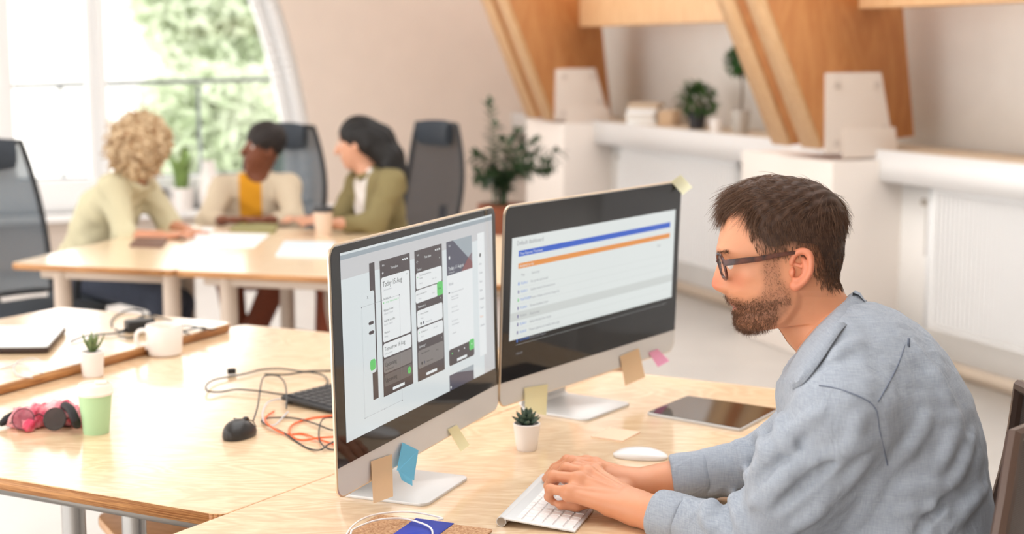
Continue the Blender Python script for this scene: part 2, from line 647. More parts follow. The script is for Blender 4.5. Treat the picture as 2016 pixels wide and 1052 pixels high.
struct('ceiling_light_mask', mb, white_wall)
mb = MB(); mb.prism([wp(-9, -0.6, 0), wp(-9, 9.5, 0), wp(-9, 9.5, 3.6), wp(-9, -0.6, 3.6)], -WD * 0.2)
struct('wall_front_blocker', mb, warm_wall)  # unseen wall behind the camera, added to block sky light from there

# right wall: low wall, slope above the shelf
KN = -0.14                                          # face of the low wall, behind the shelf's edge
mb = MB(); mb.prism([wp(-9, KN, 0), wp(TC + .3, KN, 0), wp(TC + .3, KN, SH - 0.02), wp(-9, KN, SH - 0.02)], -WN * 0.5)
wr = struct('wall_right', mb, white_wall)
LEAN = math.tan(math.radians(1.5))
BK = -0.46
zt = 3.6
mb = MB(); mb.prism([wp(-9, BK, SH), wp(TC + .3, BK, SH), wp(TC + .3, BK + (zt - SH) * LEAN, zt), wp(-9, BK + (zt - SH) * LEAN, zt)], -WN * 0.12)
obj('sloped_wall', mb, white_wall, wr, world=True)
mb = MB(); mb.prism([wp(-9, BK - .02, SH - .02), wp(TC + .3, BK - .02, SH - .02), wp(TC + .3, -0.03, SH - .02), wp(-9, -0.03, SH - .02)], (0, 0, 0.02))
obj('shelf_top', mb, shelf_board, wr, world=True)
mb = MB(); mb.prism([wp(-9, -0.03, SH - .15), wp(TC + .3, -0.03, SH - .15), wp(TC + .3, -0.03, SH + .004), wp(-9, -0.03, SH + .004)], WN * 0.03)
obj('shelf_fascia', mb, white_paint, wr, world=True)
mb = MB(); mb.prism([wp(-9, KN, 0), wp(TC + .3, KN, 0), wp(TC + .3, KN, .07), wp(-9, KN, .07)], WN * 0.015)
struct('baseboard_right', mb, mat('baseboard_shade_tan', srgb(214, 196, 176), 0.6))  # tan puts the shade at the wall's foot into the colour

# boxed-in feet of the roof ribs
def rib_box(t_near, x_corner, x_far, label_z, name):
    a = PP(x_corner, label_z, wp(t_near, 0, 0), WD)
    n = float(np.dot(a - W0, WN)); zt = a[2]
    ln = float(np.dot(PP(x_far, label_z, wp(0, n, 0), WN) - W0, WD)) - t_near
    m = MB(); m.prism([wp(t_near, KN - .02, 0), wp(t_near + ln, KN - .02, 0), wp(t_near + ln, n, 0), wp(t_near, n, 0)], (0, 0, zt))
    o = struct(name, m, mat('box_paint', srgb(240, 231, 223), .8), bevel=0.004)
    return n, zt, ln
N2, Z2, L2 = rib_box(T2, 1640, 1460, 318, 'trim_1')
N1, Z1, L1 = rib_box(T1, 1110, 1036, 243, 'trim_2')

# glued timber ribs, each a pair with a dark gap
pine = wood('pine_face', srgb(214, 150, 92), srgb(186, 112, 58), scale=1.6, stretch=(2.2, 2.2, .5), rough=0.5, contrast=0.55, knots=2.6)
pine_l = wood('pine_edge', srgb(232, 192, 146), srgb(208, 156, 104), scale=2.0, stretch=(2.5, 2.5, .5), rough=0.5, contrast=0.45)
steel_w = mat('painted_steel', srgb(222, 208, 196), 0.5)
bolt_m = mat('bolt_steel', srgb(205, 192, 182), 0.45, metal=0.2)

def rib(near_t, poly, th, gap, group_label, plates, zbox):
    root = thing('roof_rib', group_label, 'roof beam', wp(near_t, 0, zbox), 0)
    pts = [PP(x, y, wp(near_t, 0, 0), WD) for x, y in poly]
    for i in range(2):
        off = WD * (i * (th + gap))
        m = MB(); m.prism([p + off for p in pts], WD * th)
        o = obj('timber', m, pine, root, world=True)
        # the room-side edge is a paler lamination
        e0, e1 = pts[0] + off, pts[1] + off
        t = unit(e1 - e0); s = unit(np.cross(WD, t)); s = s if np.dot(s, WN) > 0 else -s
        m = MB(); m.prism([e0, e1, e1 + WD * th, e0 + WD * th], s * 0.012)
        obj('edge_lamination', m, pine_l, o, world=True)
    m = MB(); m.prism([p * .5 + q * .5 + WD * th for p, q in zip(pts, [pts[3], pts[2], pts[2], pts[3]])], WD * gap)
    obj('spacer', m, pine, root, world=True)
    for k, pl in enumerate(plates):
        q = [PP(x, y, wp(near_t, 0, 0), WD) - WD * (0.012 * k) for x, y in pl]
        m = MB(); m.prism(q, -WD * 0.014)
        o = obj('steel_plate', m, steel_w, root, world=True, bevel=0.003)
        c = sum(q) / len(q)
        if k == 0:
            for p in q:
                b = c + (p - c) * 0.72 - WD * 0.014
                m = MB(); m.cyl(b, b - WD * 0.008, 0.018, 12)
                obj('bolt', m, bolt_m, o, world=True)
    return root

rib(T2 + .06, [(1359, -400), (1619, 292), (1800, 268), (1742, -400)], .17, .11, 'orange pine roof rib with white plate, behind the bearded man at right',
    [[(1623, 143), (1732, 142), (1752, 262), (1755, 300), (1622, 302)], [(1655, 253), (1757, 250), (1762, 306), (1655, 312)]], Z2)
rib(T1 + .06, [(848, -400), (1091, 236), (1203, 228), (1140, -400)], .19, .10, 'orange pine roof rib with white plate, nearest the beige corner wall',
    [[(1093, 136), (1170, 134), (1190, 205), (1196, 234), (1091, 237)], [(1112, 214), (1196, 212), (1199, 238), (1112, 242)]], Z1)

def tie(px, py, plane_t, t0, t1, h, dpt, label):
    p = PP(px, py, wp(plane_t, 0, 0), WD)
    n = float(np.dot(p - W0, WN))
    m = MB(); m.prism([wp(t0, n - dpt, p[2]), wp(t1, n - dpt, p[2]), wp(t1, n, p[2]), wp(t0, n, p[2])], (0, 0, h))
    o = obj('tie_beam', m, pine_l, None, bevel=0.006)
    tag(o, label, 'roof beam')
tie(1140, 53, T1 + .06, T2 + .06 + .45, T1 + .06, .26, .16, 'horizontal pale pine beam spanning between the two roof ribs')
tie(1690, 17, T2 + .06, -9, T2 + .06, .26, .16, 'horizontal pale pine beam running right from the nearer roof rib')

# radiators
rad_m = mat('radiator_enamel', srgb(240, 239, 238), 0.3)
def radiator(t0, t1, z0, z1, label, pitch=0.033):
    root = thing('radiator', label, 'radiator', wp(t0, KN + .045, z0))
    n0 = KN + .045
    m = MB(); m.prism([wp(t0, n0, z0), wp(t1, n0, z0), wp(t1, n0, z1), wp(t0, n0, z1)], WN * 0.03)
    obj('panel', m, rad_m, root, world=True, bevel=0.004)
    m = MB(); m.prism([wp(t0 - .005, n0 - .02, z1), wp(t1 + .005, n0 - .02, z1), wp(t1 + .005, n0 + .05, z1), wp(t0 - .005, n0 + .05, z1)], (0, 0, 0.012))
    obj('top_grille', m, rad_m, root, world=True, bevel=0.003)
    for s in (0, 1):
        t = t0 - .004 if s == 0 else t1 - .001
        m = MB(); m.prism([wp(t, n0 - .02, z0), wp(t, n0 + .048, z0), wp(t, n0 + .048, z1), wp(t, n0 - .02, z1)], WD * 0.005)
        obj('side_cover', m, rad_m, root, world=True)
    first = None; nf = int((t1 - t0 - .04) / pitch)
    for i in range(nf):
        t = t0 + .03 + i * pitch
        if first is None:
            m = MB()
            a = wp(0, 0, 0) - W0
            za, zb = z0 + .035, z1 - .035
            pr = [(-.0085, 0), (-.0065, .024), (.0065, .024), (.0085, 0)]
            lo = [WD * u + WN * w + UP * 0.0 for u, w in pr]; hi = [WD * u + WN * w + UP * (zb - za) for u, w in pr]
            m.add(lo + hi, [(0, 1, 5, 4), (1, 2, 6, 5), (2, 3, 7, 6), (4, 5, 6, 7), (3, 2, 1, 0)])
            first = obj('fin', m, rad_m, root, loc=(0, 0, 0), smooth=False)
            o = first
        else: o = copy_of(first, root)
        q = wp(t, n0 + .03, z0 + .035) - np.array(root.location)
        o.location = tuple(q)
    m = MB()
    m.tube(spline([wp(t0 - .03, n0 + .0, z0 + .05), wp(t0 - .07, n0 + .0, z0 + .05), wp(t0 - .09, n0, z0), wp(t0 - .09, n0, .0)], 5), .009, 10)
    obj('pipe', m, rad_m, root, world=True)
    m = MB(); m.cyl(wp(t1 + .01, n0 + .01, z1 - .09), wp(t1 + .09, n0 + .01, z1 - .09), .018, 14)
    m.cyl(wp(t1 + .05, n0 + .01, z1 - .09), wp(t1 + .05, n0 + .01, z1 - .35), .009, 10)
    obj('valve', m, mat('valve_grey', srgb(176, 168, 158), 0.4, metal=0.4), root, world=True)
    return root
rt = lambda x: wall_t(x, 400)
zr1 = PP(1809, 362, wp(0, KN + .08, 0), WN)[2]; zr0 = PP(1809, 643, wp(0, KN + .08, 0), WN)[2]
radiator(-2.2, rt(1812), zr0, zr1, 'white panel radiator on the low wall at far right, behind the man in blue shirt')
radiator(rt(1432), rt(1205), zr0, zr1, 'white panel radiator between the two boxed rib feet, above the dark-topped monitor')

# back wall with the arched window
LW = WN                                              # along the back wall, leftwards
def bw(s, z, n=0.0):
    p = B0 + LW * s - WD * n
    return V(p[0], p[1], z)
def bsz(x, y):
    p = PP(x, y, B0, WD)
    return float(np.dot(p - B0, LW)), float(p[2])
arch_px = [(618, 402), (615, 300), (610, 248), (600, 195), (586, 130), (568, 62), (549, 0), (512, -95), (455, -205), (370, -310), (250, -390), (110, -430)]
arch = [bsz(x, y) for x, y in arch_px]
arch = [tuple(p) for p in spline([V(a, b, 0) for a, b in arch], 4)]
arch = [(p[0], p[1]) for p in arch]
ZTOP = arch[-1][1]; SL = bsz(-160, 200)[0]; ZS = arch[0][1]
mb = MB()
for (s0, z0), (s1, z1) in zip(arch[:-1], arch[1:]):
    mb.prism([bw(-1.2, z0), bw(s0, z0), bw(s1, z1), bw(-1.2, z1)], WD * 0.35)
mb.prism([bw(-1.2, ZTOP), bw(9.5, ZTOP), bw(9.5, 3.6), bw(-1.2, 3.6)], WD * 0.35)
mb.prism([bw(-1.2, 0), bw(9.5, 0), bw(9.5, ZS), bw(-1.2, ZS)], WD * 0.35)
mb.prism([bw(SL, ZS), bw(9.5, ZS), bw(9.5, ZTOP), bw(SL, ZTOP)], WD * 0.35)
struct('wall_back', mb, warm_wall)

win = bpy.data.objects.new('window_1', None); COL.objects.link(win); win['kind'] = 'structure'
win.location = tuple(bw(1.5, ZS)); win['label'] = 'tall arched white window with a view of green trees'
def inner(w):
    out = []
    for i, (s, z) in enumerate(arch):
        a = np.array(arch[max(i - 1, 0)]); b = np.array(arch[min(i + 1, len(arch) - 1)])
        t = (b - a) / np.linalg.norm(b - a)
        nn = np.array([t[1], -t[0]])
        if nn[0] < 0: nn = -nn
        out.append((s + nn[0] * w, z + nn[1] * w))
    return out
def strip(name, oc, ic, n0, dep, m, parent):
    b = MB()
    for i in range(len(oc) - 1):
        b.prism([bw(oc[i][0], oc[i][1], n0), bw(ic[i][0], ic[i][1], n0), bw(ic[i + 1][0], ic[i + 1][1], n0), bw(oc[i + 1][0], oc[i + 1][1], n0)], WD * dep)
    return obj(name, b, m, parent, world=True)
strip('arch_frame', arch, inner(.10), -0.03, 0.12, frame_paint, win)
strip('sash_stile', inner(.10), inner(.19), -0.06, 0.07, frame_paint, win)
zb = bsz(100, 386)[1]; zr = bsz(100, 357)[1]
def vbar(x0, x1, name, n0=-.05, dep=.08):
    s0, s1 = bsz(x0, 170)[0], bsz(x1, 170)[0]
    b = MB(); b.prism([bw(s0, ZS, n0), bw(s1, ZS, n0), bw(s1, ZTOP, n0), bw(s0, ZTOP, n0)], WD * dep)
    return obj(name, b, frame_paint, win, world=True, bevel=0.006)
vbar(173, 191, 'mullion'); vbar(192, 211, 'mullion', -.03)
vbar(-24, 26, 'mullion'); vbar(-170, -150, 'mullion')
b = MB(); b.prism([bw(arch[0][0], ZS, -.04), bw(SL, ZS, -.04), bw(SL, zr, -.04), bw(arch[0][0], zr, -.04)], WD * .08)
obj('bottom_rail', b, frame_paint, win, world=True, bevel=0.006)
b = MB(); b.prism([bw(arch[0][0] - .15, ZS - .045, .16), bw(SL + .1, ZS - .045, .16), bw(SL + .1, ZS - .045, -.2), bw(arch[0][0] - .15, ZS - .045, -.2)], (0, 0, .045))
obj('window_sill', b, white_paint, win, world=True, bevel=0.006)
glass = bpy.data.materials.new('window_glass'); glass.use_nodes = True
_nt = glass.node_tree; _nt.nodes.clear()
_o = _nt.nodes.new('ShaderNodeOutputMaterial'); _t = _nt.nodes.new('ShaderNodeBsdfTransparent'); _g = _nt.nodes.new('ShaderNodeBsdfGlossy'); _mx = _nt.nodes.new('ShaderNodeMixShader')
_g.inputs['Roughness'].default_value = 0.02; _mx.inputs[0].default_value = 0.05
_nt.links.new(_t.outputs[0], _mx.inputs[1]); _nt.links.new(_g.outputs[0], _mx.inputs[2]); _nt.links.new(_mx.outputs[0], _o.inputs[0])
MATS['window_glass'] = glass
for x0, x1 in ((26, 173), (211, 560), (-150, -24)):
    s0, s1 = bsz(x0, 170)[0], bsz(x1, 170)[0]
    if x1 > 500:
        ic = inner(.17); pl = [bw(s, z, -.085) for s, z in ic if s < s0] + [bw(s0, ic[-1][1], -.085), bw(s0, zr, -.085)]
    else: pl = [bw(s0, zr, -.085), bw(s1, zr, -.085), bw(s1, ZTOP, -.085), bw(s0, ZTOP, -.085)]
    b = MB(); b.prism(pl, WD * .004)
    obj('pane', b, glass, win, world=True, smooth=False)

# outside: balcony railing, house across the street, trees
rail_m = mat('railing_iron', srgb(120, 126, 130), 0.5, metal=0.3)
rl = thing('balcony_railing', 'thin grey iron railing outside the arched window', 'railing', bw(2, ZS - .1, -.8))
def ow(x, y, n): return PP(x, y, B0 + WD * n, WD)
a, b_ = ow(-200, 176, .8), ow(640, 153, .8)
m = MB(); m.bar(a, b_, .05, .035); obj('handrail', m, rail_m, rl, world=True)
for x in (-60, 118, 390, 600):
    p = ow(x, 168, .8)
    m = MB(); m.cyl((p[0], p[1], ZS - .1), p, .014, 10); obj('post', m, rail_m, rl, world=True)
lo = ow(100, 352, .8)[2]
m = MB(); m.bar((a[0], a[1], lo), (b_[0], b_[1], lo), .03, .02); obj('lower_rail', m, rail_m, rl, world=True)
m = MB(); m.prism([bw(-1, ZS - .35, -.36), bw(6, ZS - .35, -.36), bw(6, ZS - .35, -1.1), bw(-1, ZS - .35, -1.1)], (0, 0, .25))
struct('trim_3', m, white_wall)

HZ = 16.0
house_w = mat('render_white', srgb(250, 248, 244), 0.9)
hs = thing('house', 'white rendered house across the street with grey shutters', 'building', V(*(B0 + WD * HZ)[:2], -6))
p0, p1 = ow(-500, 100, HZ), ow(330, 100, HZ)
m = MB(); m.prism([(p0[0], p0[1], -6), (p1[0], p1[1], -6), (p1[0], p1[1], 3.2), (p0[0], p0[1], 3.2)], WD * 5)
obj('wall', m, house_w, hs, world=True)
sh_m = mat('shutter_grey', srgb(186, 200, 208), 0.6)
for x0, x1, y0 in ((66, 92, 46), (112, 150, 42)):
    q0, q1 = ow(x0, y0, HZ), ow(x1, y0, HZ)
    sh = None
    for k in range(7):
        z = q0[2] + .02 + k * .13
        c0 = V(q0[0], q0[1], z) - WD * .05; c1 = V(q1[0], q1[1], z) - WD * .05
        m = MB(); m.bar(c0, c1, .03, .11); obj('shutter_slat', m, sh_m, hs, world=True)
q0, q1 = ow(90, 46, HZ), ow(113, 46, HZ)
m = MB(); m.prism([(q0[0], q0[1], q0[2]), (q1[0], q1[1], q1[2]), (q1[0], q1[1], q1[2] + .95), (q0[0], q0[1], q0[2] + .95)], -WD * .04)
obj('window_pane', m, mat('far_pane', srgb(205, 215, 222), 0.15), hs, world=True)

leaf_m = mat('tree_leaf', srgb(226, 231, 214), 0.6, noise=0.3, nscale=1.3, col2=srgb(184, 200, 164), thin=0.5)
bark_m = mat('tree_bark', srgb(120, 104, 88), 0.9)
def leaf_cloud(centres, n, size, rs):
    """many small folded leaves scattered in overlapping balls"""
    cs = np.array([c for c, r in centres]); rr = np.array([r for c, r in centres])
    pick = rs.choice(len(cs), n, p=rr ** 2 / (rr ** 2).sum())
    u = rs.normal(size=(n, 3)); u /= np.linalg.norm(u, axis=1)[:, None]
    pos = cs[pick] + u * (rr[pick] * rs.uniform(.35, 1, n) ** .5)[:, None]
    t = rs.normal(size=(n, 3)); t /= np.linalg.norm(t, axis=1)[:, None]
    s = np.cross(t, rs.normal(size=(n, 3))); s /= np.linalg.norm(s, axis=1)[:, None]
    L = size * rs.uniform(.6, 1.2, n)[:, None]
    v = np.stack([pos - t * L, pos + s * L * .45, pos + t * L, pos - s * L * .45], 1).reshape(-1, 3)
    f = np.arange(n * 4).reshape(-1, 4)
    return v, f
def tree(label, base, blobs, n, size, seed):
    rs = np.random.RandomState(seed)
    root = thing('tree', label, 'tree', base)
    v, f = leaf_cloud(blobs, n, size, rs)
    o = obj('foliage', (v, f), leaf_m, root, world=True, smooth=False); o['kind'] = 'stuff'
    m = MB(); b0 = np.asarray(base, float)
    c = sum(np.asarray(x) for x, _ in blobs) / len(blobs)
    m.tube(spline([b0, b0 * .5 + c * .5 + V(.2, 0, 0), c], 6), [.28 - .012 * i for i in range(13)], 8)
    for x, r in blobs: m.tube(spline([b0 * .3 + c * .7, (c + x) / 2 + V(0, 0, -.2), x], 4), [.09, .08, .07, .06, .05, .045, .04, .03, .02], 6)
    obj('trunk', m, bark_m, root, world=True)
def blobs_px(lst, n):
    return [(ow(x, y, n), r) for x, y, r in lst]
tree('leafy pale green tree filling the upper right of the arched window', V(*ow(470, 200, 13)[:2], -6),
     blobs_px([(400, 20, .8), (470, -20, .9), (350, 60, .6), (430, 90, .75), (500, 60, .8), (390, 130, .6), (540, 10, .9), (300, 10, .45), (330, -40, .6), (560, 110, .7), (480, 130, .6), (600, 40, .9), (640, 120, .8)], 13), 6500, .15, 3)
tree('lower bushy tree behind the railing of the arched window', V(*ow(430, 300, 10)[:2], -6),
     blobs_px([(340, 210, .5), (420, 200, .55), (500, 210, .6), (380, 270, .55), (460, 280, .6), (540, 260, .6), (310, 280, .4), (560, 330, .6), (420, 340, .55), (330, 340, .45), (500, 360, .6)], 10), 5200, .13, 4)
# ================================================================== desks in front
DZ = 0.74
birch = wood('birch_top', srgb(236, 209, 172), srgb(208, 166, 124), scale=2.6, stretch=(.9, 3.2, 1), rough=0.45, coat=1.0, coat_rough=0.14, contrast=0.65, rotz=math.radians(60), bump=0.02)
birch_far = wood('birch_top_far', srgb(240, 216, 182), srgb(228, 194, 150), scale=2.0, stretch=(.9, 3, 1), rough=0.4, coat=.8, coat_rough=0.16, contrast=0.4, bump=0.0)
ply = wood('plywood_edge', srgb(214, 158, 98), srgb(140, 82, 36), scale=2.0, stretch=(.6, .6, 60), rough=0.45, contrast=1.0, bump=0.1)
steel = mat('brushed_steel', srgb(168, 166, 164), 0.28, metal=1.0)
leg_beige = mat('leg_enamel', srgb(196, 178, 162), 0.45)

def lx(a, b, c, d):
    """crossing of the lines ab and cd"""
    a, b, c, d = [np.array(q, float) for q in (a, b, c, d)]
    r, s = b - a, d - c
    t = ((c[0] - a[0]) * s[1] - (c[1] - a[1]) * s[0]) / (r[0] * s[1] - r[1] * s[0])
    return tuple(a + r * t)

def round_poly(pts, r, n=5):
    out = []; m = len(pts)
    for i in range(m):
        p = np.asarray(pts[i], float); a = unit(np.asarray(pts[i - 1], float) - p); b = unit(np.asarray(pts[(i + 1) % m], float) - p)
        half = math.acos(max(-1, min(1, float(a @ b)))) / 2
        L = r / math.tan(half)
        for k in range(n + 1):
            t = k / n
            out.append((p + a * L) * (1 - t) ** 2 + 2 * p * t * (1 - t) + (p + b * L) * t * t)
    return out

def inset(pts, d):
    c = sum(np.asarray(p, float) for p in pts) / len(pts)
    out = []
    for i in range(len(pts)):
        p = np.asarray(pts[i], float)
        a = unit(np.asarray(pts[i - 1]) - p); b = unit(np.asarray(pts[(i + 1) % len(pts)]) - p)
        out.append(p + (a + b) * d)
    return out

def desk(name, label, pts, top, th=0.026, legs=None, leg_m=None, top_m=None, leg_r=0.024, corner=0.03, group=None, inset_d=.1):
    pts = [V(p[0], p[1], top) for p in pts]
    c = sum(pts) / len(pts)
    root = thing(name, label, 'desk' if 'desk' in name else 'table', (c[0], c[1], 0), 0, group)
    rp = round_poly(pts, corner)
    m = MB(); m.prism([p - V(0, 0, th) for p in rp], (0, 0, th))
    obj('tabletop', m, top_m or birch, root, world=True, bevel=0.0015, bseg=1)
    m = MB(); n = len(rp)
    for i in range(n):
        a, b = rp[i], rp[(i + 1) % n]
        if np.linalg.norm(b - a) < 1e-5: continue
        o = np.cross(b - a, UP); o = unit(o)
        if np.dot(o, a - c) < 0: o = -o
        m.prism([a - V(0, 0, th - .001), b - V(0, 0, th - .001), b - V(0, 0, .0015), a - V(0, 0, .0015)], o * 0.0012)
    obj('edge_band', m, ply, root, world=True)
    for q in (legs if legs is not None else inset(pts, inset_d)):
        m = MB(); m.cyl((q[0], q[1], 0.012), (q[0], q[1], top - th), leg_r, 20)
        lg = obj('leg', m, leg_m or steel, root, world=True)
        m = MB(); m.cyl((q[0], q[1], 0), (q[0], q[1], .012), leg_r * 1.15, 16)
        obj('foot_pad', m, mat('black_plastic', srgb(34, 33, 34), 0.45), lg, world=True)
    ps = inset(pts, .09)
    m = MB()
    for i in range(len(ps)): m.bar(ps[i] - V(0, 0, th + .02), ps[(i + 1) % len(ps)] - V(0, 0, th + .02), .03, .04)
    obj('under_frame', m, leg_m or steel, root, world=True)
    return root

seamA = ((444, 1013), (1210, 730)); frontB = ((0, 940), (440, 1015)); leftB = ((0, 766), (440, 649)); seam2 = ((207, 743), (400, 768)); farC = ((455, 637), (650, 655))
a0 = P(*lx((444, 1013), (1210, 730), (0, 1090), (1, 1090)), DZ); a1 = P(1210, 730, DZ)
dA = unit((a1 - a0)); pA = V(dA[1], -dA[0], 0)
fA = unit(P(1550, 768, DZ) - a1)
a0b = a0 - dA * .12
deskA = desk('office_desk', 'birch plywood desk with two monitors, where the man in blue types', [a1, a1 + fA * .84, a0b + pA * .80, a0b], DZ)
g = pA * -0.004
bq = [P(*lx(*frontB, *seamA), DZ) + g, P(*lx(*frontB, *leftB), DZ), P(*lx(*seam2, *leftB), DZ), P(*lx(*seam2, *seamA), DZ) + g]
B1 = P(140, 905, DZ); B2 = P(260, 925, DZ)
ci = inset(bq, .12)
deskB = desk('office_desk', 'birch desk at lower left holding the green cup, black mouse and keyboard', bq, DZ, legs=[B1, B2, ci[2], ci[3]])
sg = unit(bq[2] - bq[1]) * .003
cq = [bq[3] + sg, bq[2] + sg, P(*lx(*farC, *leftB), DZ), P(*lx(*farC, *seamA), DZ) + g]
deskC = desk('office_desk', 'birch desk with the white mug, behind the green cup desk', cq, DZ)
DZ2 = 0.768
nr = ((0, 757), (440, 640)); fd = ((120, 605), (445, 634))
dq = [P(-330, 757 + .266 * 330, DZ2), P(*lx(*nr, *fd), DZ2), P(120, 605, DZ2), P(-330, 605 + .19 * 450, DZ2)]
deskD = desk('office_desk', 'raised birch desk at left carrying the closed laptop and black cables', dq, DZ2)

# ================================================================== monitors
alu = mat('aluminium', srgb(216, 216, 216), 0.38, metal=0.2)
alu_gold = mat('aluminium_edge', srgb(222, 204, 180), 0.3, metal=0.7)
black_glass = mat('black_glass', srgb(14, 13, 17), 0.05, spec=0.5)
plasticb = mat('black_plastic', srgb(34, 33, 34), 0.45)

def emis(name, r, g, b, k=1.0):
    c = srgb(r, g, b)
    return mat('screen_' + name, (0.01, 0.01, 0.01, 1), 0.12, emit=c, estr=k)

_txt = {}
def text_mesh(s, size):
    cu = bpy.data.curves.new('t', 'FONT'); cu.body = s; cu.size = size; cu.resolution_u = 2
    o = bpy.data.objects.new('t', cu); COL.objects.link(o)
    dg = bpy.context.evaluated_depsgraph_get()
    me = bpy.data.meshes.new_from_object(o.evaluated_get(dg))
    v = np.array([q.co[:] for q in me.vertices]).reshape(-1, 3); f = [tuple(p.vertices) for p in me.polygons]
    bpy.data.objects.remove(o); bpy.data.curves.remove(cu); bpy.data.meshes.remove(me)
    return v, f

class Screen:
    """flat layers on a monitor's glass, addressed in glass coordinates (u right, v up, metres)"""
    def __init__(self, mon): self.m = mon; self.k = 0; self.parts = {}
    def poly(self, pts, m, lift):
        self.parts.setdefault((m.name, lift), (m, MB()))[1].add([self.m['at'](u, v, .0016 + lift * .00012) for u, v in pts], [tuple(range(len(pts)))])
    def rect(self, u0, v0, u1, v1, m, lift): self.poly([(u0, v0), (u1, v0), (u1, v1), (u0, v1)], m, lift)
    def text(self, s, u, v, size, m, lift):
        vv, ff = text_mesh(s, size)
        if len(vv): self.parts.setdefault((m.name, lift), (m, MB()))[1].add([self.m['at'](u + p[0], v + p[1], .0016 + lift * .00012) for p in vv], ff)
    def disc(self, u, v, r, m, lift, n=16):
        self.poly([(u + r * math.cos(2 * PI * i / n), v + r * math.sin(2 * PI * i / n)) for i in range(n)], m, lift)
    def done(self, parent, names):
        for (nm, lift), (m, mb_) in self.parts.items():
            o_ = obj(names.get(nm, 'screen_graphic'), mb_, m, parent, smooth=False)
            if len(mb_.f) > 1: o_['kind'] = 'stuff'

def monitor(label, bl, br, zb, tilt, height, chin):
    a, b = P(*bl, zb), P(*br, zb)
    w = float(np.linalg.norm(b - a)); d = (b - a) / w
    ang = math.atan2(d[1], d[0]); mid = (a + b) / 2
    root = thing('desktop_computer', label, 'monitor', (mid[0], mid[1], DZ), ang)
    z0 = zb - DZ
    up = V(0, math.sin(tilt), math.cos(tilt)); nb = V(0, math.cos(tilt), -math.sin(tilt))
    def at(u, v, out=0.0):
        return V(u, 0, z0) + up * v - nb * out
    mon = dict(root=root, at=at, w=w, h=height)
    yb = V(-d[1], d[0], 0)
    nw = yb * math.cos(tilt) - UP * math.sin(tilt)            # world: into the back of the panel
    uw = yb * math.sin(tilt) + UP * math.cos(tilt)
    c0 = V(mid[0], mid[1], zb)
    def uv(px, py, out=0.0):
        p = PP(px, py, c0 - nw * out, nw) - c0
        return float(p @ d), float(p @ uw)
    mon['uv'] = uv
    mon['world'] = lambda px, py, out: PP(px, py, c0 - nw * out, nw)
    ol = rrect(w, height, .022)
    ol = [(x, y + height / 2) for x, y in ol]
    m = MB(); n = len(ol)
    rings = []
    for s, dep in ((1, 0), (1, .006), (.96, .012), (.8, .024), (.5, .038), (.2, .044)):
        rings.append([at(x * s, height / 2 + (y - height / 2) * s, -dep) for x, y in ol])
    vs = [p for r in rings for p in r]
    fs = [tuple(range(n))] + [(i * n + j, (i + 1) * n + j, (i + 1) * n + (j + 1) % n, i * n + (j + 1) % n) for i in range(len(rings) - 1) for j in range(n)] + [tuple(range(len(rings) * n - 1, (len(rings) - 1) * n - 1, -1))]
    m.add(vs, fs)
    obj('enclosure', m, alu, root, sharp=30)
    m = MB(); m.tube([at(x * 1.0005, y, -.0028) for x, y in ol], .0030, 6, closed=True)
    obj('rim', m, alu_gold, root)
    gl = [(x, y) for x, y in ol if y > height / 2] + [(-w / 2, chin), (w / 2, chin)]
    gl = [(x * .997, min(y, height - .002)) for x, y in gl]
    m = MB(); m.prism([at(x, y, 0) for x, y in gl], at(0, 0, .0012) - at(0, 0, 0))
    obj('glass', m, black_glass, root, smooth=False)
    # stand: foot plate and bent neck
    fw = .2
    m = MB(); m.prism([V(x, y + .05, .0) for x, y in rrect(fw, .185, .018)], (0, 0, .006))
    ft = obj('stand_foot', m, alu, root, bevel=0.0015)
    m = MB()
    prof = [(.128, .004), (.140, .012), (.138, .035), (.10, .13), (.075, .20), (.06, .24)]
    vs = []
    for y, z in prof: vs += [V(-.095 + z * .1, y, z), V(.095 - z * .1, y, z), V(.095 - z * .1, y + .007, z + .003), V(-.095 + z * .1, y + .007, z + .003)]
    fs = []
    for i in range(len(prof) - 1):
        for j in range(4): fs.append((i * 4 + j, i * 4 + (j + 1) % 4, (i + 1) * 4 + (j + 1) % 4, (i + 1) * 4 + j))
    fs += [(3, 2, 1, 0), tuple(range((len(prof) - 1) * 4, len(prof) * 4))]
    m.add(vs, fs); obj('stand_neck', m, alu, root)
    mon['c0'], mon['nw'] = c0, nw
    return mon

M1 = monitor('silver desktop monitor in front, showing dark phone app screens', (667, 983), (982, 803), .822, math.radians(1.2), .425, .052)
M2 = monitor('silver desktop monitor behind, showing a white table with blue and orange bars', (984, 803), (1326, 689), .822, math.radians(-2.0), .425, .052)

def avg_rect(mon, tl, tr, br, bl):
    q = [mon['uv'](*p) for p in (tl, tr, br, bl)]
    return ((q[0][0] + q[3][0]) / 2, (q[2][1] + q[3][1]) / 2, (q[1][0] + q[2][0]) / 2, (q[0][1] + q[1][1]) / 2)

E_bg = emis('canvas', 222, 230, 232); E_white = emis('white', 236, 240, 241); E_dark = emis('dark', 66, 56, 60); E_grey = emis('grey', 205, 206, 208)
E_mid = emis('mid', 126, 120, 118); E_txt = emis('ink', 40, 38, 42); E_soft = emis('soft_ink', 150, 152, 158); E_green = emis('green', 92, 205, 104)
E_navy = emis('navy', 70, 72, 92); E_slate = emis('slate', 158, 170, 178); E_red = emis('maroon', 128, 70, 74); E_blue = emis('blue', 26, 92, 205); E_orange = emis('orange', 238, 150, 66)
E_page = emis('page', 232, 238, 236); E_row = emis('row', 214, 219, 216); E_pur = emis('purple', 96, 84, 150); E_lblue = emis('light_blue', 70, 130, 220)

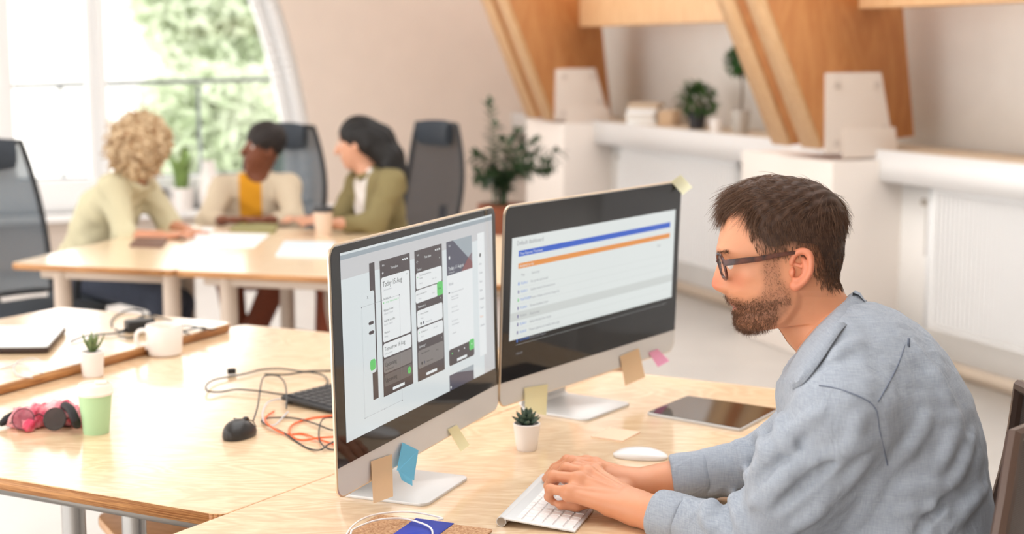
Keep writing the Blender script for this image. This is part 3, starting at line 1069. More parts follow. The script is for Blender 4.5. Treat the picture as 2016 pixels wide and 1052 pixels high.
sc = Screen(M1)
R = avg_rect(M1, (667, 497), (970, 423), (970, 730), (681, 869))
sc.rect(*R, E_bg, 0)
sw, shh = R[2] - R[0], R[3] - R[1]
sc.rect(R[0], R[3] - .012, R[2], R[3] - .004, E_slate, 1)
sc.rect(R[0], R[3] - .045, R[2], R[3] - .012, E_grey, 1)
sc.rect(R[2] - .055, R[1], R[2], R[3] - .045, E_grey, 1)
def phone(tl, tr, br, bl, m=E_dark):
    r = avg_rect(M1, tl, tr, br, bl)
    sc.rect(*r, m, 2)
    W_, H_ = r[2] - r[0], r[3] - r[1]
    def X(x): return r[0] + x * W_
    def Y(y): return r[3] - y * H_
    def card(x0, y0, x1, y1, mm, l=3):
        x0, x1, yb, yt = X(x0), X(x1), Y(y1), Y(y0)
        rr = .0035
        sc.poly([(x0 + rr, yb), (x1 - rr, yb), (x1, yb + rr), (x1, yt - rr), (x1 - rr, yt), (x0 + rr, yt), (x0, yt - rr), (x0, yb + rr)], mm, l)
    def tx(s, x, y, size, mm=E_txt, l=5): sc.text(s, X(x), Y(y), size * H_, mm, l)
    return X, Y, card, tx
# leftmost sliver of a phone
X, Y, card, tx = phone((725, 519), (736, 516), (743, 784), (733, 788))
card(-1.5, .2, .75, .8, E_bg); tx('X', -.6, .25, .03); card(-.5, .42, .55, .445, E_dark, 4); card(-.5, .49, .55, .515, E_dark, 4); card(-.4, .70, .6, .78, E_green, 4)
# phone 1
X, Y, card, tx = phone((746, 514), (805.5, 498), (811, 757), (753, 781))
tx('9:41', .07, .045, .022, E_white); tx('Your plans', .34, .078, .028, E_white); tx('\u2190', .05, .105, .04, E_white)
for k in range(3): card(.74 + .07 * k, .03, .79 + .07 * k, .042, E_white, 4)
card(.03, .125, .97, .60, E_white); tx('Today 15 Aug', .07, .195, .056)
for k, (s, z) in enumerate((('2 of 10 completed', 0), ('Set daily goals', 1), ('41 day   Wellness Street, 20', 2), ('8 glasses of water', 1), ('10:00 AM \u2013 2:30 PM', 0), ('Walk Mr. Incredible', 1), ('5:30 PM \u2013 7:00 PM', 0), ('Workout', 1), ('Evening', 0))):
    y = [.225, .29, .318, .375, .402, .455, .482, .54, .567][k]
    tx(s, .08 if z != 2 else .16, y, .022 if z == 1 else .018, E_txt if z == 1 else (E_green if z == 2 else E_soft))
sc.disc(X(.09), Y(.312), .0014, E_green, 5); sc.disc(X(.88), Y(.15), .001, E_txt, 5)
card(.03, .612, .97, .715, E_white); tx('Tomorrow 16 Aug', .07, .668, .044); tx('2 of 8 completed', .07, .695, .018, E_soft)
card(.03, .727, .97, .832, E_mid); tx('Upcoming', .07, .785, .046); tx('2 of 12 completed', .07, .815, .018, E_txt)
card(.03, .842, .97, .93, emis('dim', 96, 90, 90)); tx('Upcoming', .07, .90, .046, E_txt)
sc.disc(X(.87), Y(.885), .0068, E_green, 6); tx('+', .84, .897, .04, E_txt, 7); card(.3, .965, .7, .972, E_white, 4)
# phone 2
X, Y, card, tx = phone((815, 494), (869, 480), (873, 731), (820, 750))
tx('9:41', .08, .045, .022, E_white); tx('Your plans', .34, .075, .028, E_white); tx('\u2190', .05, .10, .04, E_white); tx('+', .88, .115, .03, E_white)
for k in range(3): card(.74 + .07 * k, .03, .79 + .07 * k, .042, E_white, 4)
tx('Today 1', .06, .155, .026, E_white)
card(.03, .17, .97, .295, E_white)
for s, y in (('Try out new Japanese & Asian', .20), ('cuisines', .222)): tx(s, .15, y, .017)
tx('Priority', .15, .262, .017, E_soft); tx('10:30 - 18:30', .6, .255, .015, E_soft); sc.disc(X(.09), Y(.205), .0012, E_green, 5)
card(0, .302, .80, .40, E_white); tx('ook for a new apartment', .02, .34, .018); tx('Priority', .1, .375, .016, E_soft); tx('All day', .6, .365, .016, E_soft)
card(.78, .29, 1.0, .398, E_green, 4); tx('Done', .82, .35, .022, E_txt); tx('+', .88, .43, .03, E_white)
tx('Tomorrow 2', .06, .44, .026, E_white)
card(.03, .458, .97, .588, E_white); tx('Book a plane ticket', .15, .495, .018); tx('Priority', .15, .53, .016, E_soft); sc.disc(X(.16), Y(.562), .003, E_txt, 5); sc.disc(X(.25), Y(.562), .0028, E_navy, 5); tx('Wanderlust Tour', .33, .57, .016, E_soft); sc.disc(X(.09), Y(.49), .0012, E_green, 5)
card(.03, .598, .97, .70, E_white); tx('Call Aida Morris', .15, .635, .018); tx('Priority', .15, .67, .016, E_soft); tx('12:30 - 20:30', .6, .64, .015, E_soft); sc.disc(X(.09), Y(.63), .0012, E_green, 5)
tx('Upcoming 1', .06, .745, .026, E_white); tx('+', .88, .745, .03, E_white)
card(.03, .765, .97, .905, E_mid); tx('Book a plane ticket', .15, .80, .018); tx('All day', .68, .82, .016, E_txt); sc.disc(X(.16), Y(.87), .003, E_txt, 5); sc.disc(X(.25), Y(.87), .0028, E_navy, 5); tx('Wanderlust Tour', .33, .878, .016, E_txt)
card(.3, .965, .7, .972, E_white, 4)
# phone 3
X, Y, card, tx = phone((877.5, 476), (928, 464), (931, 701), (882, 721), E_white)
sc.poly([(X(0), Y(.27)), (X(1), Y(.27)), (X(1), Y(0)), (X(0), Y(0))], E_navy, 3)
sc.poly([(X(.25), Y(0)), (X(1), Y(.22)), (X(1), Y(0))], E_slate, 4); sc.poly([(X(.55), Y(.27)), (X(1), Y(.27)), (X(1), Y(.14)), (X(.85), Y(.17))], E_red, 4)
sc.disc(X(.1), Y(.13), .0035, E_white, 5); tx('9:41', .08, .045, .022, E_white)
tx('Today: 11 August', .05, .232, .042, E_white); tx('5 of 7 tasks today', .05, .257, .016, E_white); tx('Work', .05, .355, .036, E_soft)
for s, y in (('Prepare questions for the interview', .42), ('Research candidates', .455), ('Meet the new team', .475), ('Clean up in Slack', .54), ('Add a new reminder', .575), ('Plan the next trip', .65), ('Add remaining dates', .68), ('+ Add task', .75)):
    tx(s, .14, y, .017, E_soft)
card(.04, .40, .09, .42, E_txt, 4)
card(0, .868, 1, 1, E_dark, 3); card(.80, .858, 1.0, .945, E_green, 4); tx('+', .87, .915, .05, E_white)
for x in (.12, .37, .60): sc.disc(X(x), Y(.905), .002, E_green if x < .2 else E_white, 5)
card(.3, .972, .7, .978, E_white, 4)
# second picture below and the pale column of another phone
r = avg_rect(M1, (883, 739), (930.5, 719), (931.5, 744), (884, 769))
sc.rect(r[0], R[1], r[2], r[3], E_navy, 2); sc.poly([(r[0] + .3 * (r[2] - r[0]), r[3]), (r[2], r[3] - .012), (r[2], r[3])], E_slate, 3); sc.disc(r[0] + .006, r[3] - .024, .003, E_white, 3)
q = M1['uv'](938, 470); q2 = M1['uv'](949, 700)
sc.rect(q[0], q2[1], q2[0] + .02, q[1] + .01, E_white, 2); sc.disc(q[0] + .012, q[1] - .035, .004, E_txt, 3)
for k in range(8): sc.text(['Amy', 'Tasks', 'Plans', 'Ideas', 'Weekly', 'Travel', 'Fix it', 'Garden'][k], q[0] + .006, q[1] - .055 - k * .018, .007, E_soft if k != 6 else E_orange, 3)
# selection outline drawn over the canvas
ps = [M1['uv'](*p) for p in ((709, 606), (714, 825))] + [M1['uv'](*p) for p in ((790, 790), (784, 590))]
u0, u1 = ps[0][0], ps[2][0]; v0, v1 = ps[1][1], ps[0][1]
for p in ((u0, v0, u1, v0 + .0004), (u0, v1, u1, v1 + .0004), (u0, v0, u0 + .0004, v1), (u1, v0, u1 + .0004, v1)): sc.rect(*p, E_soft, 8)
for u in (u0, (u0 + u1) / 2, u1):
    for v in (v0, v1): sc.disc(u, v, .0012, E_navy, 8, 8)
sc.done(M1['root'], {'screen_canvas': 'display', 'screen_ink': 'screen_text', 'screen_soft_ink': 'screen_text'})

sc = Screen(M2)
R = avg_rect(M2, (1008.5, 469), (1329.5, 412.5), (1320, 589), (1000, 668))
sc.rect(*R, E_page, 0)
def M2r(a, b_, m, l):
    p, q = M2['uv'](*a), M2['uv'](*b_)
    sc.rect(p[0], min(p[1], q[1]), q[0], max(p[1], q[1]), m, l)
p = M2['uv'](1020, 494); q = M2['uv'](1318.5, 437.5); th = .0125
vb = (p[1] + q[1]) / 2
sc.rect(p[0], vb - th, q[0], vb, E_blue, 2); sc.rect(p[0], vb - .027 - th * .9, q[0], vb - .027, E_orange, 2)
sc.text('Time Reports Timesheet', p[0] + .004, vb - .0095, .0085, E_white, 4); sc.text('Assigned to me', p[0] + .004, vb - .0355, .0085, E_white, 4)
sc.text('Default dashboard', p[0] - .008, vb + .012, .0135, E_soft, 4); sc.text('Key', p[0] + .012, vb - .055, .008, E_soft, 4); sc.text('Summary', p[0] + .05, vb - .055, .008, E_soft, 4); sc.text('Start', q[0] - .06, vb - .055, .008, E_soft, 4)
rows = ['Set up the task board', 'Update internal documentation', 'Prepare release notes and change list', 'Review feedback items', 'Deployment', 'Gather the final test results', 'Prepare agenda and weekly status page', 'Write a short report']
for k, s in enumerate(rows):
    y = vb - .073 - k * .0175
    if k == 4: sc.rect(R[0], y - .006, R[2], y + .012, E_row, 1)
    sc.rect(p[0] + .0015, y - .001, p[0] + .0055, y + .006, [E_lblue, E_pur, E_green, E_pur, E_pur, E_pur, E_pur, E_lblue][k], 3)
    sc.text(['PLAN-2', 'PLAN-3', 'PLATFORM', 'PLAN-5', 'PLAN-6', 'PLAN-7', 'PLAN-8', 'PLATFORM'][k], p[0] + .012, y, .0075, E_lblue if k != 4 else E_soft, 3); sc.text(s, p[0] + .048, y, .0075, E_soft, 3)
    sc.rect(p[0], y - .0064, q[0], y - .006, E_row, 2)
sc.text('1-8 of 8', p[0], vb - .073 - 8.6 * .0175, .0075, E_soft, 3)
sc.done(M2['root'], {'screen_page': 'display', 'screen_ink': 'screen_text', 'screen_soft_ink': 'screen_text'})

# ================================================================== sticky notes
def note(label, mon, pts, m, bend=None):
    """paper outline given as (pixel x, pixel y, distance off the panel); a thin curved sheet"""
    vs = [mon['world'](x, y, o) for x, y, o in pts]
    n = len(vs)
    ex = -mon['nw'] * .0006
    b = MB(); b.add(vs + [v + ex for v in vs], [tuple(range(n))[::-1], tuple(range(n, 2 * n))] + [(i, (i + 1) % n, (i + 1) % n + n, i + n) for i in range(n)])
    o = obj('sticky_note', b, m, None, smooth=False)
    tag(o, label, 'sticky note'); return o
def sheet(label, mon, tl, tr, br, bl, o_top, o_bot, m, rows=8, cup=.0):
    """paper square stuck along its top edge, curling off the panel towards its lower edge"""
    vs = []; cols = 2
    for i in range(rows + 1):
        t = i / rows
        o = o_top + (o_bot - o_top) * t ** 2
        for j in range(cols + 1):
            s = j / cols
            x = (tl[0] * (1 - s) + tr[0] * s) * (1 - t) + (bl[0] * (1 - s) + br[0] * s) * t
            y = (tl[1] * (1 - s) + tr[1] * s) * (1 - t) + (bl[1] * (1 - s) + br[1] * s) * t
            vs.append(mon['world'](x, y, o + cup * math.sin(PI * s) * t))
    n = len(vs); c = cols + 1
    ex = -mon['nw'] * .0005
    fs = []
    for i in range(rows):
        for j in range(cols):
            q = (i * c + j, i * c + j + 1, (i + 1) * c + j + 1, (i + 1) * c + j)
            fs.append(q); fs.append(tuple(k + n for k in reversed(q)))
    b = MB(); b.add(vs + [v + ex for v in vs], fs)
    o = obj('sticky_note', b, m, None); tag(o, label, 'sticky note'); return o
pap_tan = mat('paper_tan', srgb(238, 208, 168), 0.8, thin=.2); pap_blue = mat('paper_blue', srgb(122, 202, 234), 0.8, thin=.2); pap_yel = mat('paper_yellow', srgb(240, 232, 190), 0.8, thin=.2)
pap_cream = mat('paper_cream', srgb(238, 236, 206), 0.8, thin=.2); pap_pink = mat('paper_pink', srgb(244, 176, 208), 0.8, thin=.2); pap_peach = mat('paper_peach', srgb(246, 214, 186), 0.8)
sheet('tan sticky note hanging off the front monitor, near its left corner', M1, (730, 909), (771.5, 895), (773.5, 978), (735, 992), .0025, .016, pap_tan)
note('blue torn sticky note on the lower rim of the front monitor', M1, [(792, 871.5, .0025), (823.5, 887, .006), (815.5, 937, .016), (815, 946, .018), (811, 945, .018), (811.5, 957, .022), (791, 946, .018), (784, 927, .014), (781, 927, .0125)], pap_blue)
sheet('pale yellow sticky note slanting off the front monitor below its screen', M1, (881.5, 846), (899, 837), (924.5, 877), (907, 889.5), .0025, .02, pap_yel)
sheet('cream sticky note on the top corner of the rear monitor', M2, (1321, 358), (1340, 344), (1363, 369), (1344, 384), .0025, .02, pap_cream)
sheet('yellow sticky note under the rear monitor, behind the succulent', M2, (1032, 764), (1078, 757), (1075, 819), (1034, 808), .0025, .018, pap_yel)
sheet('tan sticky note on the rear monitor beside the small pink note', M2, (1220.5, 702), (1257, 686), (1270, 743), (1230.5, 760), .0025, .018, pap_tan)
sheet('small pink sticky note on the rear monitor', M2, (1277, 694.5), (1294.5, 687.5), (1318, 711), (1295, 723), .0025, .016, pap_pink)
q = [P(x, y, DZ) for x, y in ((1163, 862), (1226, 871), (1261, 853), (1200, 844))]
b = MB(); b.prism(q, (0, 0, .003)); o = obj('sticky_note', b, pap_peach, None, smooth=False); tag(o, 'peach sticky pad lying on the desk beside the white mouse', 'sticky note')

# ================================================================== things on the man's desk
white_pl = mat('white_plastic', srgb(240, 236, 234), 0.3)
white_gl = mat('white_gloss', srgb(240, 237, 236), 0.12, coat=.5, coat_rough=.05)
ceram = mat('white_ceramic', srgb(240, 234, 230), 0.35, coat=.2)
k0, k1 = P(991, 1028, DZ + .009), P(1087, 930, DZ + .009)
kd = unit(k1 - k0); KANG = math.atan2(kd[1], kd[0])
KL, KD = .283, .130
kb = thing('keyboard', 'slim silver keyboard with white keys under the typing hands', 'keyboard', (k0[0], k0[1], DZ), KANG)
def kz(y): return .0165 - .0115 * y / KD             # top of the wedge; local -y is towards the man
b = MB()
ys = [0, KD]
b.add([(0, -.0, kz(0) - .004), (KL, 0, kz(0) - .004), (KL, -KD, kz(KD) - .004), (0, -KD, kz(KD) - .004), (0, 0, kz(0)), (KL, 0, kz(0)), (KL, -KD, kz(KD)), (0, -KD, kz(KD))],
      [(0, 1, 2, 3), (7, 6, 5, 4), (0, 4, 5, 1), (1, 5, 6, 2), (2, 6, 7, 3), (3, 7, 4, 0)])
obj('base', b, alu, kb, bevel=.0015)
b = MB(); b.cyl((-.0005, .004, .009), (KL + .0005, .004, .009), .009, 24); obj('battery_tube', b, alu, kb)
for s in (0, 1):
    b = MB(); b.cyl((-.0012 if s == 0 else KL + .0005, .004, .009), (-.0002 if s == 0 else KL + .0015, .004, .009), .0075, 20); obj('end_cap', b, steel, kb)
rows_k = [[1] * 14, [1] * 13 + [1.5], [1.5] + [1] * 12 + [1], [1.75] + [1] * 11 + [1.75], [2.25] + [1] * 10 + [2.25], [1, 1, 1, 1.25, 5, 1.25, 1, 1, 1, 1]]
key_cache = {}
def key(parent, w, d, h, m, loc, rx, name='key'):
    kk = (round(w, 5), round(d, 5), m.name)
    if kk not in key_cache:
        bb = MB(); t = .0008
        bb.add([(-w / 2, -d / 2, 0), (w / 2, -d / 2, 0), (w / 2, d / 2, 0), (-w / 2, d / 2, 0), (-w / 2 + t, -d / 2 + t, h), (w / 2 - t, -d / 2 + t, h), (w / 2 - t, d / 2 - t, h), (-w / 2 + t, d / 2 - t, h)],
               [(3, 2, 1, 0), (4, 5, 6, 7), (0, 1, 5, 4), (1, 2, 6, 5), (2, 3, 7, 6), (3, 0, 4, 7)])
        o = obj(name, bb, m, parent, smooth=False); key_cache[kk] = o
    else: o = copy_of(key_cache[kk], parent)
    o.location = loc; o.rotation_euler = (rx, 0, 0)
    return o
rx_ = math.atan(.0115 / KD)
y = -.021
for ri, rw in enumerate(rows_k):
    dep = .0105 if ri == 0 else .0163
    tot = sum(rw); u = (KL - .012) / tot; x = .006
    for wk in rw:
        key(kb, wk * u - .0028, dep, .0022, white_pl, (x + wk * u / 2, y - dep / 2, kz(-(y - dep / 2))), rx_)
        x += wk * u
    y -= dep + .0022
# white mouse
a, b_ = P(1209, 898, DZ), P(1313, 904, DZ)
mc = (a + b_) / 2; md = unit(b_ - a)
def dome(L, W, H, nose=.5, nu=18, nv=12, belly=.004, flat=2.4):
    vs = []; fs = []
    for i in range(nu + 1):
        t = PI * i / nu
        x = -math.cos(t) * L / 2
        hw = W / 2 * (max(0, 1 - abs(2 * x / L) ** flat)) ** (1 / flat)
        hh = H * (max(0, 1 - abs(2 * (x - L * (nose - .5) * .4) / L / 1.08) ** 2.2)) ** (.7)
        for j in range(nv + 1):
            q = PI * j / nv
            vs.append((x, math.cos(q) * hw, belly + max(0, math.sin(q)) ** .8 * max(hh - belly, .0005)))
        for j in range(1, 3): vs.append((x * .97, (1 - 2 * (j - 1)) * -hw * .96, .0006))
    n = nv + 3
    for i in range(nu):
        for j in range(n): fs.append((i * n + j, (i + 1) * n + j, (i + 1) * n + (j + 1) % n, i * n + (j + 1) % n))
    return vs, fs
ms = thing('computer_mouse', 'low white glossy mouse beside the typing hands', 'mouse', mc, math.atan2(md[1], md[0]))
b = MB(); b.add(*dome(.113, .058, .021, belly=.005)); obj('shell', b, white_gl, ms)
b = MB(); b.prism([(x, y, .0) for x, y in [(math.cos(q) * .048, math.sin(q) * .024) for q in np.linspace(0, 2 * PI, 24, endpoint=False)]], (0, 0, .006)); obj('sole', b, alu, ms)
# tablet
tq = [P(x, y, DZ) for x, y in ((1273, 818), (1353, 785), (1533, 811), (1458, 851))]
tb = thing('tablet', 'dark-screened tablet lying on the desk in front of the man', 'tablet', sum(tq) / 4)
b = MB(); b.prism(round_poly(tq, .009), (0, 0, .007)); obj('shell', b, alu, tb, world=True, bevel=.0015)
b = MB(); b.prism(round_poly([p * .985 + sum(tq) / 4 * .015 + V(0, 0, .007) for p in tq], .008), (0, 0, .0006)); obj('glass', b, black_glass, tb, world=True, smooth=False)
# succulent
soil = mat('dark_soil', srgb(40, 34, 30), 0.95, bump=.6, bscale=300)
def pot(name, label, cat, c, rb, rt, h, m, group=None):
    o = thing(name, label, cat, c, 0, group)
    b = MB(); b.lathe([(rb * .9, 0), (rb, .003), (rb + (rt - rb) * .5, h * .5), (rt, h - .002), (rt - .0015, h), (rt - .004, h - .001), (rt - .005, h - .008), (0, h - .009)], 36)
    obj('pot', b, m, o)
    b = MB(); b.lathe([(rt - .0055, h - .0088), (rt * .5, h - .005), (0, h - .004)], 24); obj('soil', b, soil, o)
    return o
suc_m = mat('succulent_green', srgb(74, 98, 84), 0.38, noise=.3, nscale=60, col2=srgb(46, 66, 58), coat=.15)
pc = P(1037, 886, DZ)
sp = pot('potted_succulent', 'small succulent in a white pot beside the front monitor', 'plant', pc, .0215, .0285, .058, ceram)
def fat_leaf(L, W, T, n=9):
    """thick pointed leaf along +x, curving up"""
    vs = []; fs = []; k = 8
    for i in range(n + 1):
        t = i / n
        w = W * (math.sin(PI * min(1, .12 + t * .88)) ** .7) * (1 - t ** 5 * .9) * .5 + .0003
        th = T * (math.sin(PI * (.1 + .88 * t)) ** .6) * .5 + .0002
        x, z = L * t, L * .28 * t * t
        for j in range(k):
            q = 2 * PI * j / k
            vs.append((x, math.cos(q) * w, z + math.sin(q) * th + (abs(math.cos(q)) * w * .35)))
        if i:
            for j in range(k): fs.append(((i - 1) * k + j, i * k + j, i * k + (j + 1) % k, (i - 1) * k + (j + 1) % k))
    fs.append(tuple(range(k))); fs.append(tuple(range((n + 1) * k - 1, n * k - 1, -1)))
    return vs, fs
lf = None
for tier, (cnt, el, sc_, z0) in enumerate(((9, 12, 1.0, .056), (8, 32, .95, .060), (7, 52, .85, .064), (5, 70, .7, .067))):
    for i in range(cnt):
        a = 2 * PI * (i + .45 * tier) / cnt + rnd.uniform(-.12, .12)
        if lf is None:
            b = MB(); b.add(*fat_leaf(.030, .0125, .006)); lf = obj('leaf', b, suc_m, sp); o = lf
        else: o = copy_of(lf, sp)
        s_ = sc_ * rnd.uniform(.9, 1.1)
        o.scale = (s_, s_, s_); o.location = (.003 * math.cos(a), .003 * math.sin(a), z0)
        o.rotation_euler = (0, -math.radians(el + rnd.uniform(-6, 6)), a)
# notebook with blue band
cork = mat('cork', srgb(204, 164, 126), 0.85, noise=.35, nscale=260, col2=srgb(160, 112, 76), bump=.4, bscale=500)
blue_b = mat('blue_band', srgb(38, 62, 176), 0.5)
n0, n1 = P(745, 1013, DZ + .014), P(972, 1043, DZ + .014)
nu = unit(n1 - n0); nv = V(nu[1], -nu[0], 0)
nb = thing('notebook', 'cork covered notebook with a blue band at the front of the desk', 'notebook', V(*((n0 + n1) / 2 + nv * .07)[:2], DZ), math.atan2(nu[1], nu[0]))
NW = float(np.linalg.norm(n1 - n0))
b = MB(); b.prism([(x, y, .012) for x, y in rrect(NW, .14, .008)], (0, 0, .002)); obj('cover', b, cork, nb)
b = MB(); b.prism([(x, y, 0) for x, y in rrect(NW, .14, .008)], (0, 0, .002)); obj('cover', b, cork, nb)
b = MB(); b.box((0, 0, .007), (NW - .006, .134, .0098)); obj('pages', b, mat('page_edges', srgb(238, 230, 214), .8), nb)
ub = float(np.dot(P(824, 1018, DZ + .015) - (n0 + n1) / 2, nu)); ub2 = float(np.dot(P(898, 1028, DZ + .015) - (n0 + n1) / 2, nu))
b = MB(); b.prism([(ub, .0705, .0142), (ub2, .0705, .0142), (ub2 + .004, -.0705, .0142), (ub + .004, -.0705, .0142)], (0, 0, .0012))
b.prism([(ub, .0705, .0), (ub2, .0705, .0), (ub2, .0717, .0), (ub, .0717, .0)], (0, 0, .0154)); obj('band', b, blue_b, nb)

# ================================================================== cables
def cable(label, m, r, pts, z=DZ, name='cable', zs=None, group=None):
    """cable lying on a surface; pts are pixels, zs heights above the surface"""
    zs = zs or [0] * len(pts)
    path = spline([P(x, y, z + r + dz) for (x, y), dz in zip(pts, zs)], 7)
    b = MB(); b.tube(path, r, 7)
    o = obj(name, b, m, None); tag(o, label, 'cable', group); return o
def zm(pts, x0, y0, s): return [(x0 + x / s, y0 + y / s) for x, y in pts]
cab_w = mat('cable_white', srgb(236, 230, 226), 0.45); cab_k = mat('cable_black', srgb(36, 40, 42), 0.45); cab_o = mat('cable_orange', srgb(240, 104, 52), 0.45); cab_g = mat('cable_grey', srgb(196, 196, 200), 0.45)
pts = zm([(40, 1130), (60, 1075), (110, 1000), (200, 945), (330, 918), (480, 915), (600, 935), (670, 955), (640, 962)], 660, 720, 3.168)
cable('thin white cable looping over the cork notebook', cab_w, .0017, pts, DZ + .0155, zs=[0, 0, .002, .006, .008, .006, .003, .0, .0])
pts = zm([(70, 1120), (95, 1055), (120, 1018), (260, 965), (420, 955), (540, 985), (595, 1015), (607, 1052), (590, 1100)], 660, 720, 3.168)
cable('second white cable strand curving across the blue notebook band', cab_w, .0017, pts, DZ + .0155, zs=[0, .004, .008, .010, .007, .004, .002, .0, .0])

Z6 = lambda p: zm(p, 380, 680, 4.384)
cable('long black cable lying in a wide loop behind the black mouse', cab_k, .0022, Z6([(1300, 225), (1210, 220), (1040, 222), (930, 226), (760, 203), (600, 210), (480, 240), (330, 270), (180, 300), (112, 350), (135, 398), (250, 402), (380, 382), (560, 396), (820, 428), (1000, 392), (1120, 360), (1165, 310), (1110, 255), (980, 232), (800, 255), (620, 250)]),
      zs=[0, 0, .002, .004, .004, .004, .004, .004, .006, .01, .008, .004, .006, .008, .004, .002, .002, .002, .004, .01, .012, .006])
b = MB(); c = P(456, 738, DZ); b.box(c + V(0, 0, .009), (.022, .013, .014), rz(.4)); o = obj('cable_connector', b, plasticb, None, bevel=.003); tag(o, 'small black plug on the looped cable behind the mouse', 'plug')
cable('black mouse cord rising in an arch to the black keyboard', cab_k, .0019, Z6([(522, 648), (560, 520), (576, 400), (598, 295), (640, 262), (735, 268), (790, 325), (806, 420), (806, 545)]), zs=[.012, .02, .03, .035, .036, .034, .03, .022, .012])
cable('black cable coiling in front of the black keyboard', cab_k, .0019, Z6([(1300, 700), (1200, 732), (1060, 680), (930, 640), (800, 625), (640, 632), (592, 655), (650, 695), (780, 755), (900, 838), (1000, 893), (1100, 903), (1180, 850), (1300, 800)]), zs=[0, .004, .004, .002, .002, .004, .004, .004, .002, .0, .0, .004, .006, .004])
cable('thin dark cable crossing beneath the orange cable', cab_k, .0017, Z6([(1300, 905), (1170, 895), (1095, 830), (1090, 720), (1120, 640), (1200, 625), (1300, 640)]), zs=[0, .002, .006, .01, .01, .006, 0])
cable('thin grey cable looping left of the black keyboard', cab_g, .0018, Z6([(820, 575), (700, 690), (615, 660), (602, 580), (640, 500), (720, 468), (800, 470)]), zs=[.004, .006, .006, .008, .008, .006, .004])
cable('bright orange cable looping in front of the black keyboard', cab_o, .0022, Z6([(1300, 600), (1140, 615), (1000, 634), (870, 680), (830, 735), (870, 800), (960, 820), (1080, 800), (1225, 790), (1300, 780)]), zs=[0, 0, 0, .002, .002, .002, .002, .006, .004, 0])
cable('second orange cable strand beside the front monitor edge', cab_o, .0022, Z6([(700, 570), (640, 610), (625, 660), (720, 735), (820, 770), (950, 766), (1080, 812), (1225, 855), (1300, 860)]), zs=[.002, .004, .008, .004, 0, 0, .004, 0, 0])

# ================================================================== things on the left desks
# black keyboard
q0, q1, q2 = P(553, 796, DZ), P(625, 824, DZ), P(657, 770, DZ)
kx = unit(q2 - q0); ang = math.atan2(kx[1], kx[0]); dep = abs(float(np.dot(q1 - q0, V(kx[1], -kx[0], 0))))
bk = thing('keyboard', 'black wired keyboard half hidden behind the front monitor', 'keyboard', q0, ang)
BL = .40
b = MB(); b.add([(0, 0, .010), (BL, 0, .010), (BL, -dep, .004), (0, -dep, .004), (0, 0, .020), (BL, 0, .020), (BL, -dep, .012), (0, -dep, .012)], [(0, 1, 2, 3), (7, 6, 5, 4), (0, 4, 5, 1), (1, 5, 6, 2), (2, 6, 7, 3), (3, 7, 4, 0)])
obj('base', b, plasticb, bk, bevel=.003)
for sx in (.03, BL - .03):
    b = MB(); b.box((sx, -.01, .005), (.03, .01, .010)); obj('foot', b, plasticb, bk)
    b = MB(); b.box((sx, -dep + .01, .002), (.03, .008, .004)); obj('foot', b, plasticb, bk)
keyk = mat('key_black', srgb(52, 52, 54), 0.5)
nk = 6
for r_ in range(nk):
    for c_ in range(19):
        yk = -.012 - (dep - .02) * (r_ + .5) / nk + .004
        key(bk, (BL - .02) / 19 - .003, (dep - .02) / nk - .003, .004, keyk, (.01 + (BL - .02) * (c_ + .5) / 19, yk, .020 + .008 * yk / dep), -math.atan(.008 / dep) * -1)
# black mouse
mc = P(470, 866, DZ); a_ = P(440, 862, DZ); b_ = P(503, 850, DZ); md = unit(b_ - a_)
bm_ = thing('computer_mouse', 'black wired mouse on the bright left desk', 'mouse', P(472, 860, DZ), math.atan2(md[1], md[0]) + .45)
mblk = mat('mouse_black', srgb(40, 38, 38), 0.32)
b = MB(); b.add(*dome(.094, .060, .040, nose=.35, belly=.006, flat=2.2)); obj('shell', b, mblk, bm_)
b = MB(); b.lathe([(0, -.004), (.009, -.004), (.010, -.002), (.010, .002), (.009, .004), (0, .004)], 18, c=(.024, 0, .029), R=np.array([[1, 0, 0], [0, 0, 1], [0, -1, 0]])); obj('scroll_wheel', b, mat('gloss_black', srgb(16, 16, 20), .12), bm_)
for s in (-1, 1):
    b = MB(); b.tube(spline([(.046, s * .012, .012), (.03, s * .0135, .029), (.0, s * .014, .0385)], 5), .0012, 6); obj('button_gap', b, mat('gloss_black', srgb(16, 16, 20), .12), bm_)
# green cup
gc = P(190, 852, DZ)
green = mat('cup_green', srgb(178, 214, 168), 0.5); lidm = mat('lid_white', srgb(244, 236, 224), 0.35)
cp = thing('takeaway_cup', 'mint green paper cup with white lid on the left desk', 'cup', gc)
sc_c = float(np.linalg.norm(P(215, 852, DZ) - P(165, 852, DZ))) / 2
b = MB(); b.lathe([(sc_c * .98, 0), (sc_c, .002), (sc_c * 1.30, .088)], 40); obj('cup_body', b, green, cp)
r = sc_c * 1.30
b = MB(); b.lathe([(r * .9, .084), (r * 1.06, .086), (r * 1.07, .091), (r * 1.02, .094), (r * 1.0, .106), (r * .96, .108), (r * .93, .110), (r * .90, .104), (0, .104)], 40)
ld = obj('lid', b, lidm, cp)
b = MB(); b.box((r * .25, r * .45, .108), (r * .7, r * .35, .007), rz(.3)); obj('sip_spout', b, lidm, ld, bevel=.002)
# small aloe
ap = P(183, 741, DZ)
al = pot('potted_aloe', 'tiny aloe in a white pot behind the green cup', 'plant', ap, .026, .030, .066, ceram)
aloe_m = mat('aloe_green', srgb(112, 132, 84), .45, noise=.3, nscale=40)
lf2 = None
for i in range(13):
    if lf2 is None:
        b = MB(); b.add(*fat_leaf(.055, .010, .006)); lf2 = obj('leaf', b, aloe_m, al); o = lf2
    else: o = copy_of(lf2, al)
    a = 2.399 * i; s_ = rnd.uniform(.7, 1.1)
    o.scale = (s_, s_, s_); o.location = (0, 0, .06); o.rotation_euler = (0, -math.radians(40 + 3.2 * i), a)
